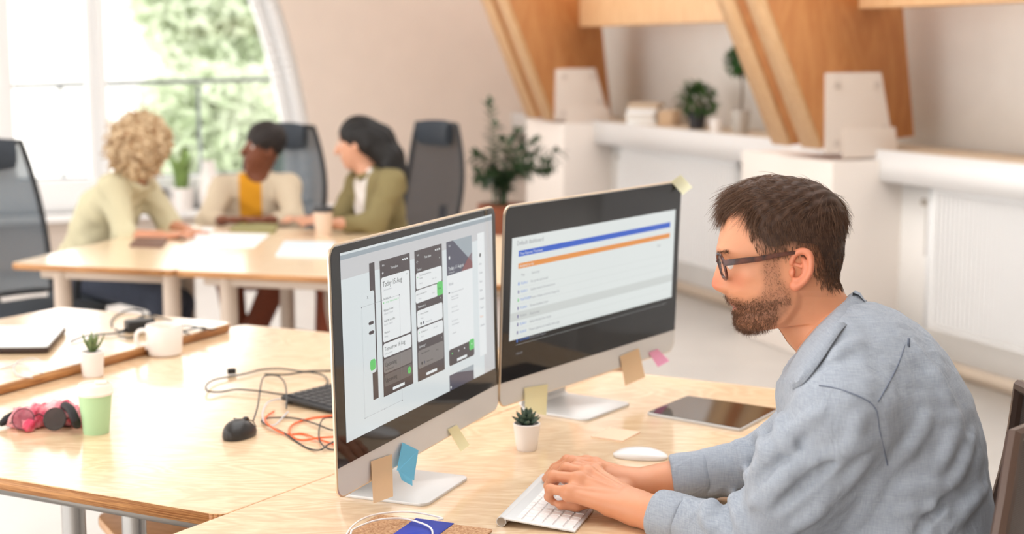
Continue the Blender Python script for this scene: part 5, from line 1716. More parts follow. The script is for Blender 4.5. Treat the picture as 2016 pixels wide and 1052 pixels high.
# ------------------------------------------------------------------ spectacles
tort = mat('tortoise_brown', srgb(98, 46, 30), .25, coat=.15, coat_rough=.1, noise=.5, nscale=60, col2=srgb(44, 20, 16))
spec = thing('eyeglasses', 'brown tortoiseshell glasses worn by the bearded man', 'glasses', hl(1420, 520) - UP * .02)
def gp(px, py, lat): return hl(px, py, lat / 1000)
for s in (1, -1):
    ol = []
    for q in np.linspace(0, 2 * PI, 32, endpoint=False):
        cx, cy = math.cos(q), math.sin(q)
        u = 33 + 24.5 * np.sign(cx) * abs(cx) ** .75; w_ = 21 * np.sign(cy) * abs(cy) ** .75
        ol.append(gp(1416 - w_ * .34 + (u - 8) * .16, 527 - w_ / SPX / 1000, s * u))
    b = MB(); b.tube(ol, .0024, 8, closed=True); rm = obj('rim', b, tort, spec, world=True)
    b = MB(); b.add([p for p in ol], [tuple(range(len(ol)))]); obj('lens', b, mat('clear_lens', (1, 1, 1, 1), .03, alpha=.12), rm, world=True, smooth=False)
    side_pts = [(1417.5, 513, 60), (1424, 520, 66), (1445, 517, 70), (1490, 511, 74), (1530, 502, 78), (1556, 498, 79), (1572, 500, 79), (1583, 506, 79), (1594, 514, 78)]
    hts = [5.0, 5.2, 5.2, 4.6, 3.6, 3.0, 2.8, 2.8, 2.4]
    vs = []; fs = []
    for k, ((x, y, l), hh) in enumerate(zip(side_pts, hts)):
        c = gp(x, y, s * l)
        a, b2 = UH * hh / 1000, LH * s * .0016
        vs += [c - a - b2, c + a - b2, c + a + b2, c - a + b2]
        if k:
            for j in range(4): fs.append(((k - 1) * 4 + j, (k - 1) * 4 + (j + 1) % 4, k * 4 + (j + 1) % 4, k * 4 + j))
    fs += [(3, 2, 1, 0), tuple(range(len(vs) - 4, len(vs)))]
    b = MB(); b.add(vs, fs); obj('temple', b, tort, spec, world=True, bevel=.0006)
b = MB(); b.tube(spline([gp(1417, 520, -10), gp(1411, 516, 0), gp(1417, 520, 10)], 6), .0024, 8); obj('bridge', b, tort, spec, world=True)
# ------------------------------------------------------------------ shirt
sf = Field(V(.18, 2.14, .50), V(1.00, 3.0, 1.26), .0042)
sf.ell(E1 - FT * .004, (.112, .178, .125), RT, .06)
sf.ell(E2 - FT * .012, (.128, .175, .17), RT, .08)
sf.ell(E3 - FT * .008, (.130, .168, .20), RT, .08)
sf.ell(E4 + V(0, 0, .02), (.145, .175, .15), RT, .08)
NBs = NB + V(0, 0, -.062)
sf.cap(NBs - FT * .012, E1, .058, .10, .05)
sf.chain([NBs + LT * .03, NBs * .45 + shL * .55 + V(0, 0, .03), shL + V(0, 0, .012)], [.045, .052, .062], .05)
sf.chain([NBs - LT * .03, NBs * .45 + shR * .55 + V(0, 0, .03), shR + V(0, 0, .012)], [.05, .052, .062], .05)
cufL, cufR = wL * .66 + elbL * .34, wR * .60 + elbR * .40
sf.chain([shL, shL * .5 + elbL * .5 + V(-.004, -.012, .012), elbL + V(.004, 0, .004), cufL], [.074, .073, .058, .043], .045)
sf.chain([shR, elbR + V(.02, 0, .01), cufR], [.070, .058, .044], .045)
sf.cap(shL + V(-.02, .05, -.10), elbL + V(.03, .05, .06), .05, .05, .06)
sf.cap(elbR + V(.06, -.02, .04), E2 + FT * .06, .07, .08, .06)
uncut = sf.d.copy()
cC = PD(1613, 655, 2.495); cN = unit(FH * .757 + UH * .653)
sf.d = np.maximum(sf.d, ((sf.ax[0][:, None, None] - cC[0]) * cN[0] + (sf.ax[1][None, :, None] - cC[1]) * cN[1] + (sf.ax[2][None, None, :] - cC[2]) * cN[2]).astype(np.float32))
SZ = lambda pts: [(1260 + x / 2.1376, 560 + y / 2.1376) for x, y in pts]
def fold(pts, r=.0075, inset=.0052, k=.016, op='add'):
    q = [sf.hit(x, y, inset=inset) for x, y in spline([V(x, y, 0) for x, y in SZ(pts)], 3) for _ in (0,)] if False else [sf.hit(p[0], p[1], inset=inset) for p in spline([V(x, y, 0) for x, y in SZ(pts)], 3)]
    rr = [r * (.35 + .65 * math.sin(PI * (i + .5) / len(q))) for i in range(len(q))]
    FOLDS.append((q, rr, k, op))
FOLDS = []
for p_ in ([(470, 800), (560, 700), (660, 615), (770, 540)], [(395, 880), (410, 950), (440, 1040)], [(300, 915), (285, 980), (310, 1052)],
           [(520, 850), (680, 760), (860, 690), (980, 660)], [(640, 1045), (760, 930), (900, 800), (985, 690)], [(470, 930), (560, 880), (640, 800)], [(880, 1040), (960, 900), (1020, 800)],
           [(1330, 560), (1290, 690), (1240, 790)], [(1395, 630), (1350, 760), (1260, 900), (1180, 1000)], [(1445, 860), (1370, 940), (1280, 1040)], [(1070, 880), (1160, 850), (1280, 850)],
           [(1180, 640), (1110, 700), (1060, 780)], [(1150, 260), (1230, 380), (1300, 520), (1350, 640)], [(800, 330), (860, 280), (930, 250)],
           [(1060, 960), (1180, 940), (1300, 960)], [(930, 560), (880, 680), (800, 780)], [(1200, 560), (1160, 640), (1100, 720)]):
    fold(p_)
for p_ in ([(500, 830), (600, 730), (700, 650)], [(350, 900), (360, 970), (380, 1050)], [(560, 960), (680, 850), (820, 750)], [(1300, 880), (1220, 980), (1170, 1050)]):
    fold(p_, .005, .0, .014, 'sub')
# right sleeve creases
for p_ in ([(410, 665), (440, 740), (450, 800)], [(500, 625), (530, 690), (560, 730)], [(590, 560), (600, 640), (640, 700)]): fold(p_, .008, .005)
for q, rr, k, op in FOLDS: sf.chain(q, rr, k, op)
def wr_(X, Y, Z):
    a = np.sin(X * 52 + 2.1 * np.sin(Z * 31 + 1) + Y * 23) * np.sin(Z * 47 + 1.7 * np.sin(X * 29) - Y * 31)
    b = np.sin(X * 117 - Z * 83 + 1.5 * np.sin(Y * 71)) * np.sin(Z * 61 + X * 53 + Y * 87)
    return .0016 * a + .0008 * b
sf.displace(wr_)
v, f = sf.mesh(); v = smooth_mesh(v, f, 1, .5)
chambray = bpy.data.materials.new('chambray_blue'); chambray.use_nodes = True
_nt = chambray.node_tree; _b = _nt.nodes['Principled BSDF']
_N, _L = _nt.nodes.new, _nt.links.new
_b.inputs['Roughness'].default_value = .85; _b.inputs['Specular IOR Level'].default_value = .2; _b.inputs['Sheen Weight'].default_value = .15
_tc = _N('ShaderNodeTexCoord')
def _noise(scale, stretch, rot):
    mp = _N('ShaderNodeMapping'); mp.inputs['Scale'].default_value = stretch; mp.inputs['Rotation'].default_value = rot
    n = _N('ShaderNodeTexNoise'); n.inputs['Scale'].default_value = scale; n.inputs['Detail'].default_value = 3
    _L(_tc.outputs['Object'], mp.inputs[0]); _L(mp.outputs[0], n.inputs['Vector']); return n.outputs['Fac']
n1 = _noise(60, (1, 1, 12), (.4, .3, .2)); n2 = _noise(60, (12, 1, 1), (.4, .3, .2)); n3 = _noise(7, (1, 1, 1), (0, 0, 0))
ad = _N('ShaderNodeMath'); ad.operation = 'ADD'; _L(n1, ad.inputs[0]); _L(n2, ad.inputs[1])
rp = _N('ShaderNodeMapRange'); rp.inputs[1].default_value = .65; rp.inputs[2].default_value = 1.35; _L(ad.outputs[0], rp.inputs[0])
mx = _N('ShaderNodeMix'); mx.data_type = 'RGBA'; mx.inputs[6].default_value = srgb(128, 138, 152); mx.inputs[7].default_value = srgb(172, 180, 190); _L(rp.outputs[0], mx.inputs[0])
mx2 = _N('ShaderNodeMix'); mx2.data_type = 'RGBA'; mx2.inputs[7].default_value = srgb(150, 156, 166); _L(mx.outputs[2], mx2.inputs[6]); _L(n3, mx2.inputs[0]); _L(mx2.outputs[2], _b.inputs['Base Color'])
bp = _N('ShaderNodeBump'); bp.inputs['Strength'].default_value = .18; bp.inputs['Distance'].default_value = .001; _L(ad.outputs[0], bp.inputs['Height'])
n4 = _noise(16, (1, 2.2, .8), (.5, .6, .3)); n4.node.inputs['Distortion'].default_value = 1.4
bp2 = _N('ShaderNodeBump'); bp2.inputs['Strength'].default_value = .5; bp2.inputs['Distance'].default_value = .007; _L(n4, bp2.inputs['Height']); _L(bp.outputs[0], bp2.inputs['Normal']); _L(bp2.outputs[0], _b.inputs['Normal'])
MATS['chambray_blue'] = chambray
shirt = obj('shirt', (v, f), chambray, man, world=True, sharp=0)
# rolled cuffs
def cuff(c0, axis_to, r, ln_, name='cuff'):
    ax = unit(np.asarray(axis_to) - c0)
    x = unit(np.cross(ax, UP)); y = np.cross(ax, x)
    m = MB(); prof = [(-.002, .86), (-.004, .98), (-.001, 1.05), (.012, 1.07), (ln_ - .012, 1.10), (ln_ - .003, 1.07), (ln_, .98), (ln_ - .002, .8), (.3 * ln_, .80), (.0, .8)]
    vs = []; n = 40
    for s, k in prof:
        for j in range(n):
            q = 2 * PI * j / n
            wob = 1 + .03 * math.sin(3 * q + s * 60) + .02 * math.sin(5 * q + 1)
            vs.append(c0 + ax * s + (x * math.cos(q) + y * math.sin(q)) * r * k * wob)
    fs = [(i * n + j, i * n + (j + 1) % n, (i + 1) * n + (j + 1) % n, (i + 1) * n + j) for i in range(len(prof) - 1) for j in range(n)]
    m.add(vs, fs); return obj(name, m, chambray, shirt, world=True, sharp=0)
cuff(cufL - unit(elbL - cufL) * .036, elbL, .0430, .062)
cuff(cufR - unit(elbR - cufR) * .034, elbR, .0435, .064)
# collar: band round the neck and turned-down leaf, near side traced, far side mirrored
inn = SZ([(905, 25), (868, 58), (820, 105), (760, 162), (705, 222), (664, 277), (628, 345)])
out = SZ([(962, 112), (915, 145), (858, 182), (802, 258), (757, 325), (690, 412), (642, 442)])
dep_in = [2.495, 2.470, 2.448, 2.436, 2.436, 2.442, 2.455]
ci = [PD(x, y, d) for (x, y), d in zip(inn, dep_in)]
cutd = sf.d; sf.d = uncut; co = [sf.hit(x, y, inset=-.011) for x, y in out]; sf.d = cutd
co[0] = PD(*out[0], 2.47); co[1] = co[0] * .5 + co[2] * .5 if np.linalg.norm(co[1] - co[0]) > .08 else co[1]
sc_c = sum(ci) / len(ci)
def mir(p):
    p = np.asarray(p); return p - 2 * float((p - NB) @ LT) * LT
ci_f = spline(ci, 4); co_f = spline(co, 4)
m = MB()
def strip_loft(a_, b_):
    """leaf from the fold line a_ down to the edge b_, with a rolled top and thickness"""
    n = len(a_); vs = []; k = 0
    for p, q in zip(a_, b_):
        p = np.asarray(p); q = np.asarray(q); o_ = unit(p - NB * .0 - sc_c + UP * .0)
        mid_ = p * .5 + q * .5 + (unit(mid_out(p)) * .006)
        vs += [p - UP * .02 - mid_out(p) * .004, p, p * .8 + q * .2 + mid_out(p) * .005 + UP * .002, mid_, q, q - mid_out(p) * .0045]
    c = 6; fs = []
    for i in range(n - 1):
        for j in range(c - 1): fs.append((i * c + j, (i + 1) * c + j, (i + 1) * c + j + 1, i * c + j + 1))
    return vs, fs
def mid_out(p):
    d = np.asarray(p) - NB; d = d - UP * float(d @ UP); return d / (np.linalg.norm(d) + 1e-9)
m.add(*strip_loft(ci_f, co_f)); obj('collar', m, chambray, shirt, world=True, sharp=0)
m = MB(); vs, fs = strip_loft([mir(p) for p in ci_f], [mir(p) for p in co_f]); m.add(vs, [tuple(reversed(q)) for q in fs]); obj('collar', m, chambray, shirt, world=True, sharp=0)
seam_m = mat('chambray_seam', srgb(104, 112, 128), .85)
def seam_line(pts, r=.0011):
    q = [sf.hit(p[0], p[1], inset=-.0018) for p in spline([V(x, y, 0) for x, y in SZ(pts)], 6)]
    q = [np.mean(q[max(0, i - 2):i + 3], axis=0) for i in range(len(q))]
    m = MB(); m.tube(q, r, 6); obj('seam', m, seam_m, shirt, world=True)
seam_line([(745, 425), (800, 432), (900, 462), (990, 515), (1005, 600), (1028, 700), (1044, 775)])
seam_line([(1120, 240), (1090, 330), (1045, 420), (995, 508)])
m = MB(); q = sf.hit(*SZ([(1131, 248)])[0], inset=-.003); m.tube([q + UP * .008, q - UP * .008], .0022, 6); obj('hanger_loop', m, seam_m, shirt, world=True)
# trousers and shoes
tf = Field(V(-.05, 2.15, .04), V(1.0, 3.05, .80), .009)
tf.ell(E4 - V(0, 0, .03), (.135, .165, .12), RT, .05)
tf.chain([hipL, kneeL, footL + V(0, 0, .02)], [.092, .072, .055], .04).chain([hipR, kneeR, footR + V(0, 0, .02)], [.092, .072, .055], .04)
tf.displace(wr_); v, f = tf.mesh()
denim = mat('denim_dark', srgb(52, 60, 78), .85, noise=.3, nscale=120)
obj('trousers', (v, f), denim, man, world=True, sharp=0)
shoe_m = mat('shoe_brown', srgb(84, 58, 42), .5)
def shoe(p, fwd, parent, m=None):
    fwd = unit(fwd); s = V(-fwd[1], fwd[0], 0)
    g_ = Field(p - V(.25, .25, .09), p + V(.25, .25, .08), .006)
    q = V(p[0], p[1], .045)
    g_.cap(q - fwd * .05, q + fwd * .14 - V(0, 0, .01), .042, .034, .02); g_.cap(q, q + V(0, 0, .05), .045, .045, .03)
    g_.d = np.maximum(g_.d, .001 - g_.ax[2][None, None, :])
    vv, ff = g_.mesh(); return obj('shoe', (vv, ff), m or shoe_m, parent, world=True, sharp=50)
shoe(footL, FT, man); shoe(footR, FT, man)
# ================================================================== office chairs
mesh_cache = {}
def net_mat(name, col, a):
    if name in MATS: return MATS[name]
    m = bpy.data.materials.new(name); m.use_nodes = True
    nt = m.node_tree; b = nt.nodes['Principled BSDF']
    b.inputs['Base Color'].default_value = col; b.inputs['Roughness'].default_value = .7; b.inputs['Alpha'].default_value = a
    tc = nt.nodes.new('ShaderNodeTexCoord'); w = nt.nodes.new('ShaderNodeTexWave'); w.inputs['Scale'].default_value = 90; w.bands_direction = 'Z'
    nt.links.new(tc.outputs['Object'], w.inputs['Vector'])
    mr = nt.nodes.new('ShaderNodeMapRange'); mr.inputs[3].default_value = a - .12; mr.inputs[4].default_value = min(1, a + .12)
    nt.links.new(w.outputs['Fac'], mr.inputs[0]); nt.links.new(mr.outputs[0], b.inputs['Alpha'])
    MATS[name] = m; return m
chair_k = mat('chair_black', srgb(44, 46, 50), .5); chair_grey = mat('chair_fabric', srgb(58, 64, 72), .85)
chrome = mat('chrome', srgb(200, 200, 202), .15, metal=1.0)
def office_chair(label, loc, face, net, frame_m=None, headrest=True, back_top=1.17, back_w=.46, recline=.10, base_z=0.0):
    frame_m = frame_m or chair_k
    ang = math.atan2(face[1], face[0])
    c = thing('office_chair', label, 'chair', (loc[0], loc[1], 0), ang)
    # seat pad
    b = MB(); b.prism([(x, y, .43) for x, y in rrect(.47, .48, .09, 6)], (0, 0, .06)); obj('seat', b, chair_grey, c, bevel=.02, bseg=3)
    # backrest: net stretched in a curved frame
    def bp(u, t):
        z = .52 + (back_top - .52) * t
        w = back_w * (.80 + .35 * math.sin(PI * min(1, t * .75 + .12)) - .18 * t)
        x = -.235 - recline * t - .03 * math.sin(PI * t) + .055 * (2 * u - 1) ** 2
        return V(x, (u - .5) * w, z)
    nu, nt_ = 8, 12
    vs = [bp(i / nu, j / nt_) for j in range(nt_ + 1) for i in range(nu + 1)]
    fs = [(j * (nu + 1) + i, j * (nu + 1) + i + 1, (j + 1) * (nu + 1) + i + 1, (j + 1) * (nu + 1) + i) for j in range(nt_) for i in range(nu)]
    b = MB(); b.add(vs, fs); obj('back_net', b, net, c)
    loop = [bp(0, t) for t in np.linspace(0, 1, 12)] + [bp(u, 1) for u in np.linspace(.1, .9, 7)] + [bp(1, t) for t in np.linspace(1, 0, 12)] + [bp(u, 0) for u in np.linspace(.9, .1, 7)]
    b = MB(); b.tube(loop, .013, 8, closed=True); obj('back_frame', b, frame_m, c)
    b = MB(); b.tube(spline([(-.10, 0, .42), (-.24, 0, .44), (-.30, 0, .55), (-.295 - recline * .3, 0, .72)], 6), .022, 10); obj('back_post', b, frame_m, c)
    if headrest:
        b = MB()
        ring = []
        for j in range(11):
            u = -1 + .2 * j
            for k in range(10):
                q = 2 * PI * k / 10
                ring.append((-.195 - recline + .03 * u * u + .03 * math.cos(q), u * .13, back_top - .05 + math.sin(q) * .075 * (1 - .15 * abs(u) ** 3)))
        n = 10
        b.add(ring, [(j * n + k, j * n + (k + 1) % n, (j + 1) * n + (k + 1) % n, (j + 1) * n + k) for j in range(10) for k in range(n)] + [tuple(range(n - 1, -1, -1)), tuple(range(100, 110))])
        obj('headrest', b, chair_grey, c)
        b = MB(); b.bar((-.26 - recline, 0, back_top - .06), (-.20 - recline, 0, back_top - .05), .06, .05); obj('headrest_post', b, frame_m, c)
    for s in (1, -1):
        b = MB(); b.tube(spline([(-.12, s * .22, .42), (-.10, s * .28, .45), (-.08, s * .285, .55), (-.05, s * .28, .64)], 5), .016, 10); ps = obj('arm_post', b, frame_m, c)
        b = MB(); b.prism([(x - .02, y + s * .28, .64) for x, y in rrect(.26, .085, .03, 4)], (0, 0, .028)); obj('armrest', b, frame_m, ps, bevel=.008)
    b = MB(); b.cyl((0, 0, .10), (0, 0, .43), .026, 16); obj('gas_lift', b, chrome, c)
    b = MB(); b.box((0, 0, .415), (.22, .2, .035)); obj('mechanism', b, frame_m, c, bevel=.01)
    for i in range(5):
        a = 2 * PI * i / 5 + .3
        d = V(math.cos(a), math.sin(a), 0)
        b = MB(); b.tube([V(0, 0, .105), d * .15 + V(0, 0, .10), d * .30 + V(0, 0, .07)], [.026, .022, .016], 8); lg = obj('base_leg', b, frame_m, c)
        s = V(-d[1], d[0], 0)
        b = MB(); b.cyl(d * .30 - s * .022 + V(0, 0, .03), d * .30 + s * .022 + V(0, 0, .03), .03, 16); obj('caster', b, chair_k, lg)
    return c
net_dark = net_mat('net_charcoal', srgb(44, 48, 56), .86); net_blue = net_mat('net_slate', srgb(74, 92, 106), .80); net_brown = net_mat('net_brown', srgb(96, 84, 78), .88)
seatM = E4 - FT * .02
brown_fr = mat('chair_brown', srgb(86, 66, 56), .4)
office_chair('grey-brown net office chair behind the man in blue shirt', E3 + FT * .13, FT, net_brown, brown_fr, headrest=False, back_top=1.0, recline=.13)
office_chair('slate net office chair with headrest at the left edge', PD(-20, 500, 6.5) + V(.80, -.60, 0) * .30, V(.80, -.60, 0), net_blue, recline=.12, back_w=.48)
office_chair('black net office chair behind the person in the yellow shirt', PD(564, 400, 7.95) + V(-.30, -.95, 0) * .30, V(-.30, -.95, 0), net_blue)
office_chair('empty black net office chair against the beige wall, left of the floor plant', PD(866, 400, 8.25) + V(-.75, -.66, 0) * .30, V(-.75, -.66, 0), net_dark)

def stool(label, loc):
    s = thing('swivel_stool', label, 'stool', (loc[0], loc[1], 0))
    b = MB(); b.lathe([(.0, .40), (.17, .40), (.185, .42), (.18, .45), (.15, .462), (0, .465)], 28); obj('seat', b, chair_grey, s)
    b = MB(); b.cyl((0, 0, .08), (0, 0, .40), .025, 14); obj('column', b, chrome, s)
    for i in range(5):
        a = 2 * PI * i / 5
        b = MB(); b.tube([(0, 0, .09), (math.cos(a) * .25, math.sin(a) * .25, .045)], [.022, .014], 8); lg = obj('base_leg', b, chair_k, s)
        b = MB(); b.ball((math.cos(a) * .25, math.sin(a) * .25, .026), .026, 10); obj('caster', b, chair_k, lg)

# ================================================================== meeting table at the back
f0, f1 = P(20, 518, DZ), P(650, 545, DZ)
fu = unit(f1 - f0); fv = V(-fu[1], fu[0], 0)
fdp = float((P(480, 447, DZ) - f0) @ fv)
j1 = float((P(345, 531, DZ) - f0) @ fu)
def fq(a, b): return f0 + fu * a + fv * b
def under(x, y, b): 
    p = P(x, y, DZ); return f0 + fu * float((p - f0) @ fu) + fv * b
desk('meeting_table', 'pale wood meeting table at left, where the curly blonde person leans', [fq(0, 0), fq(j1 - .003, 0), fq(j1 - .003, fdp), fq(0, fdp)], DZ, legs=[under(98, 520, .1), under(313, 530, .1), fq(.1, fdp - .1), fq(j1 - .1, fdp - .1)], leg_m=leg_beige, top_m=birch_far, leg_r=.034)
j2 = j1 + 1.45
desk('meeting_table', 'pale wood meeting table behind the front monitor, with the dark-lidded cup', [fq(j1 + .003, 0), fq(j2, 0), fq(j2, fdp), fq(j1 + .003, fdp)], DZ, legs=[under(430, 534, .1), under(560, 538, .75), fq(j1 + .12, fdp - .1), fq(j2 - .1, fdp - .1), fq(j2 - .1, .1)], leg_m=leg_beige, top_m=birch_far, leg_r=.034)
paper_w = mat('paper_white', srgb(240, 242, 244), .7); olive_f = mat('folder_olive', srgb(150, 144, 96), .7); slate_f = mat('folder_slate', srgb(206, 222, 232), .5)
def flat(name, label, cat, pts, m, th=.002, z=DZ):
    b = MB(); b.prism([P(x, y, z) for x, y in pts], (0, 0, th)); o = obj(name, b, m, None, smooth=False); tag(o, label, cat); return o
flat('paper_sheet', 'white papers spread on the meeting table below the yellow shirt', 'paper', [(352, 486), (500, 488), (530, 462), (420, 460)], paper_w, .003)
flat('paper_sheet', 'white sheet on the meeting table near the blonde person\'s hands', 'paper', [(376, 470), (398, 472), (424, 450), (402, 448)], paper_w, .002)
flat('document_folder', 'olive folder lying in front of the person in yellow', 'folder', [(452, 456), (540, 460), (548, 446), (470, 443)], olive_f, .012)
flat('document_folder', 'pale blue folder on the meeting table beside the front monitor', 'folder', [(543, 505), (655, 508), (660, 480), (560, 478)], slate_f, .008)
flat('closed_notebook', 'dark notebook under the blonde person\'s forearm', 'notebook', [(255, 487), (318, 489), (330, 474), (270, 472)], mat('notebook_brown', srgb(120, 92, 80), .6), .012)
cc = P(637, 466, DZ)
cu = thing('takeaway_cup', 'tan paper cup with a dark lid on the meeting table', 'cup', cc)
b = MB(); b.lathe([(.034, 0), (.035, .003), (.044, .115)], 28); obj('cup_body', b, mat('cup_tan', srgb(224, 198, 176), .5), cu)
b = MB(); b.lathe([(.046, .113), (.048, .117), (.046, .122), (.043, .132), (.040, .134), (.0, .130)], 28); obj('lid', b, chair_k, cu)

# ================================================================== the three people at the meeting table
def figure(label, J, skin_col, shirt_m, leg_m_, tee=None, lo=None, hi=None, h=.0075, shoe_m2=None, slim=1.0, sleeve=.65):
    J = {k: np.asarray(v, float) for k, v in J.items()}
    pts_ = np.array(list(J.values())[:]); pts_ = np.array([p for p in pts_ if p[2] > .05])
    lo = pts_.min(0) - .25; hi = pts_.max(0) + .25; lo[2] = max(lo[2], .0)
    who = thing('person', label, 'person', V(J['pelvis'][0], J['pelvis'][1], 0))
    F = unit(J['face']); 
    hc = J['head']; up = unit(hc - J['neck'] + V(0, 0, .12)); Fh = unit(F - up * float(F @ up)); Lh = np.cross(up, Fh)
    # skin
    b = Field(lo, hi, h)
    RH = np.array([Fh, Lh, up])
    b.ell(hc + up * .02 - Fh * .012, (.092, .074, .098), RH, .02).ell(hc + Fh * .022 - up * .045, (.068, .058, .075), RH, .03).ell(hc + Fh * .058 - up * .098, (.026, .030, .022), RH, .03)
    b.cap(hc + Fh * .088 + up * .01, hc + Fh * .108 - up * .028, .009, .014, .012)
    b.cap(hc + Fh * .084 - up * .062 - Lh * .016, hc + Fh * .084 - up * .062 + Lh * .016, .010, .010, .012)
    for s in (1, -1):
        b.ell(hc + Fh * .086 + up * .008 + Lh * s * .032, (.012, .016, .011), RH, .008, 'sub')
        b.ell(hc - Fh * .008 - up * .012 + Lh * s * .076, (.018, .010, .032), RH, .006)
    b.cap(J['neck'], hc - up * .06 - Fh * .015, .052, .050, .03)
    sc = unit(J['shl'] - J['shr']); tf_ = unit(np.cross(sc, J['neck'] - J['pelvis']))
    if float(tf_ @ F) < 0: tf_ = -tf_
    RTn = np.array([tf_, sc, np.cross(tf_, sc)])
    mid_ = (J['pelvis'] + J['chest']) / 2
    b.ell(J['chest'], (.09 * slim, .15 * slim, .15), RTn, .05).ell(mid_, (.09 * slim, .125 * slim, .14), RTn, .05).ell(J['pelvis'], (.11, .15, .11), RTn, .05).cap(J['neck'], J['chest'], .05, .06, .04)
    for s in 'lr':
        b.chain([J['sh' + s], J['el' + s], J['wr' + s]], [.046, .038, .026], .02)
        wv = J['wr' + s]; fd2 = unit(J['ha' + s] - wv); sd = unit(np.cross(UP, fd2)) * (1 if s == 'l' else -1)
        b.ell(wv + fd2 * .05, (.052, .040, .017), np.array([fd2, sd, np.cross(fd2, sd)]), .012)
        for k in range(4):
            p0 = wv + fd2 * .085 + sd * (.027 - .018 * k); L_ = [.068, .078, .072, .055][k]
            p1 = p0 + fd2 * L_ * .55 + V(0, 0, .006); p2 = p0 + fd2 * L_ - V(0, 0, .012)
            b.chain([p0, p1, p2], [.0098, .0092, .0080], .004)
        t0 = wv + fd2 * .03 - sd * .030; b.chain([t0, t0 + fd2 * .04 - sd * .022, t0 + fd2 * .07 - sd * .018 - V(0, 0, .008)], [.013, .0115, .009], .008)
        b.chain([J['pelvis'] + sc * (.08 if s == 'l' else -.08), J['kn' + s], J['an' + s]], [.07, .05, .036], .03)
    v, f = b.mesh(); v = smooth_mesh(v, f, 1)
    q = v - hc
    a_, l_, u_ = q @ Fh, q @ Lh, q @ up
    lips = np.exp(-((u_ + .062) / .010) ** 2 - (l_ / .022) ** 2) * (a_ > .06) * .8
    brow = np.exp(-((u_ - .036) / .006) ** 2) * (np.abs(np.abs(l_) - .032) < .02) * (a_ > .06) * .8
    sm = attr_mat('skin_' + label.split()[0] + label.split()[1], skin_col, [('lips', tuple(c * .55 for c in skin_col[:3]) + (1,)), ('brow', (.02, .015, .012, 1))], rough=.5, sss=.06)
    obj('body', (v, f), sm, who, world=True, sharp=0, attrs={'lips': lips, 'brow': brow})
    for s in (1, -1):
        e = MB(); e.ball(hc + Fh * .070 + up * .008 + Lh * s * .032, .0098, 12); eo = obj('eyeball', e, eye_w, who, world=True)
        e = MB(); e.ball(hc + Fh * .0765 + up * .008 + Lh * s * .032, .0050, 10); obj('iris', e, mat('iris_dark', srgb(40, 28, 22), .1), eo, world=True)
    # shirt
    g = Field(lo, hi, h)
    g.ell(J['chest'], (.112 * slim, .175 * slim, .155), RTn, .06).ell(mid_, (.115 * slim, .155 * slim, .15), RTn, .06).ell(J['pelvis'] + V(0, 0, .03), (.135, .165, .11), RTn, .06)
    g.cap(J['neck'] - V(0, 0, .03), J['chest'], .062, .09, .05)
    for s in 'lr':
        g.chain([J['neck'] - V(0, 0, .03), J['sh' + s]], [.05, .062], .05)
        cf = J['el' + s] * (1 - sleeve) + J['wr' + s] * sleeve
        g.chain([J['sh' + s], J['el' + s], cf], [.064, .054, .042], .04)
    ph = hc[0] * 9
    g.displace(lambda X, Y, Z: .004 * np.sin(X * 38 + 2 * np.sin(Z * 21) + ph) * np.sin(Z * 33 - Y * 27) + .0025 * np.sin(Z * 71 + X * 49 - Y * 37))
    # open neck
    g.ell(J['neck'] + V(0, 0, .015) + tf_ * .035, (.055, .055, .05), RTn, .02, 'sub')
    vs, fs = g.mesh(); vs = smooth_mesh(vs, fs, 2)
    if tee is not None:
        rel = vs - J['chest']
        fr = (rel @ tf_ > .03) & (np.abs(rel @ sc) < .045 + .0 * rel[:, 2])
        op = np.clip((.062 - np.abs(rel @ sc)) / .012, 0, 1) * (rel @ tf_ > .02)
        base = shirt_m
        sm2 = attr_mat('open_shirt_' + label.split()[0] + label.split()[-1], base, [('tee', tee)], rough=.85, spec=.2)
        so = obj('shirt', (vs, fs), sm2, who, world=True, sharp=0, attrs={'tee': op})
    else:
        so = obj('shirt', (vs, fs), attr_mat('shirt_' + label.split()[0] + label.split()[-1], shirt_m, [], rough=.85, spec=.2), who, world=True, sharp=0)
    # collar
    cl = []
    for q in np.linspace(-2.5, 2.5, 21):
        d = -tf_ * math.cos(q) + sc * math.sin(q)
        cl.append(J['neck'] + d * (.066 + .008 * abs(q)) + V(0, 0, .012 - .012 * abs(q)) + tf_ * .012)
    m_ = MB(); m_.tube(cl, [.010 + .006 * abs(x) / 2.5 for x in np.linspace(-2.5, 2.5, 21)], 8); obj('collar', m_, so.data.materials[0], so, world=True)
    # trousers
    g = Field(lo, hi, .010)
    g.ell(J['pelvis'] - V(0, 0, .01), (.128, .162, .10), RTn, .05)
    for s in 'lr': g.chain([J['pelvis'] + sc * (.085 if s == 'l' else -.085), J['kn' + s], J['an' + s] + V(0, 0, .02)], [.088, .068, .052], .03)
    vt, ft = g.mesh(); obj('trousers', (vt, ft), leg_m_, who, world=True, sharp=0)
    for s in 'lr': shoe(J['an' + s], J['an' + s] * 0 + V(F[0], F[1], 0), who, shoe_m2)
    return who, dict(hc=hc, F=Fh, L=Lh, U=up, RH=RH)

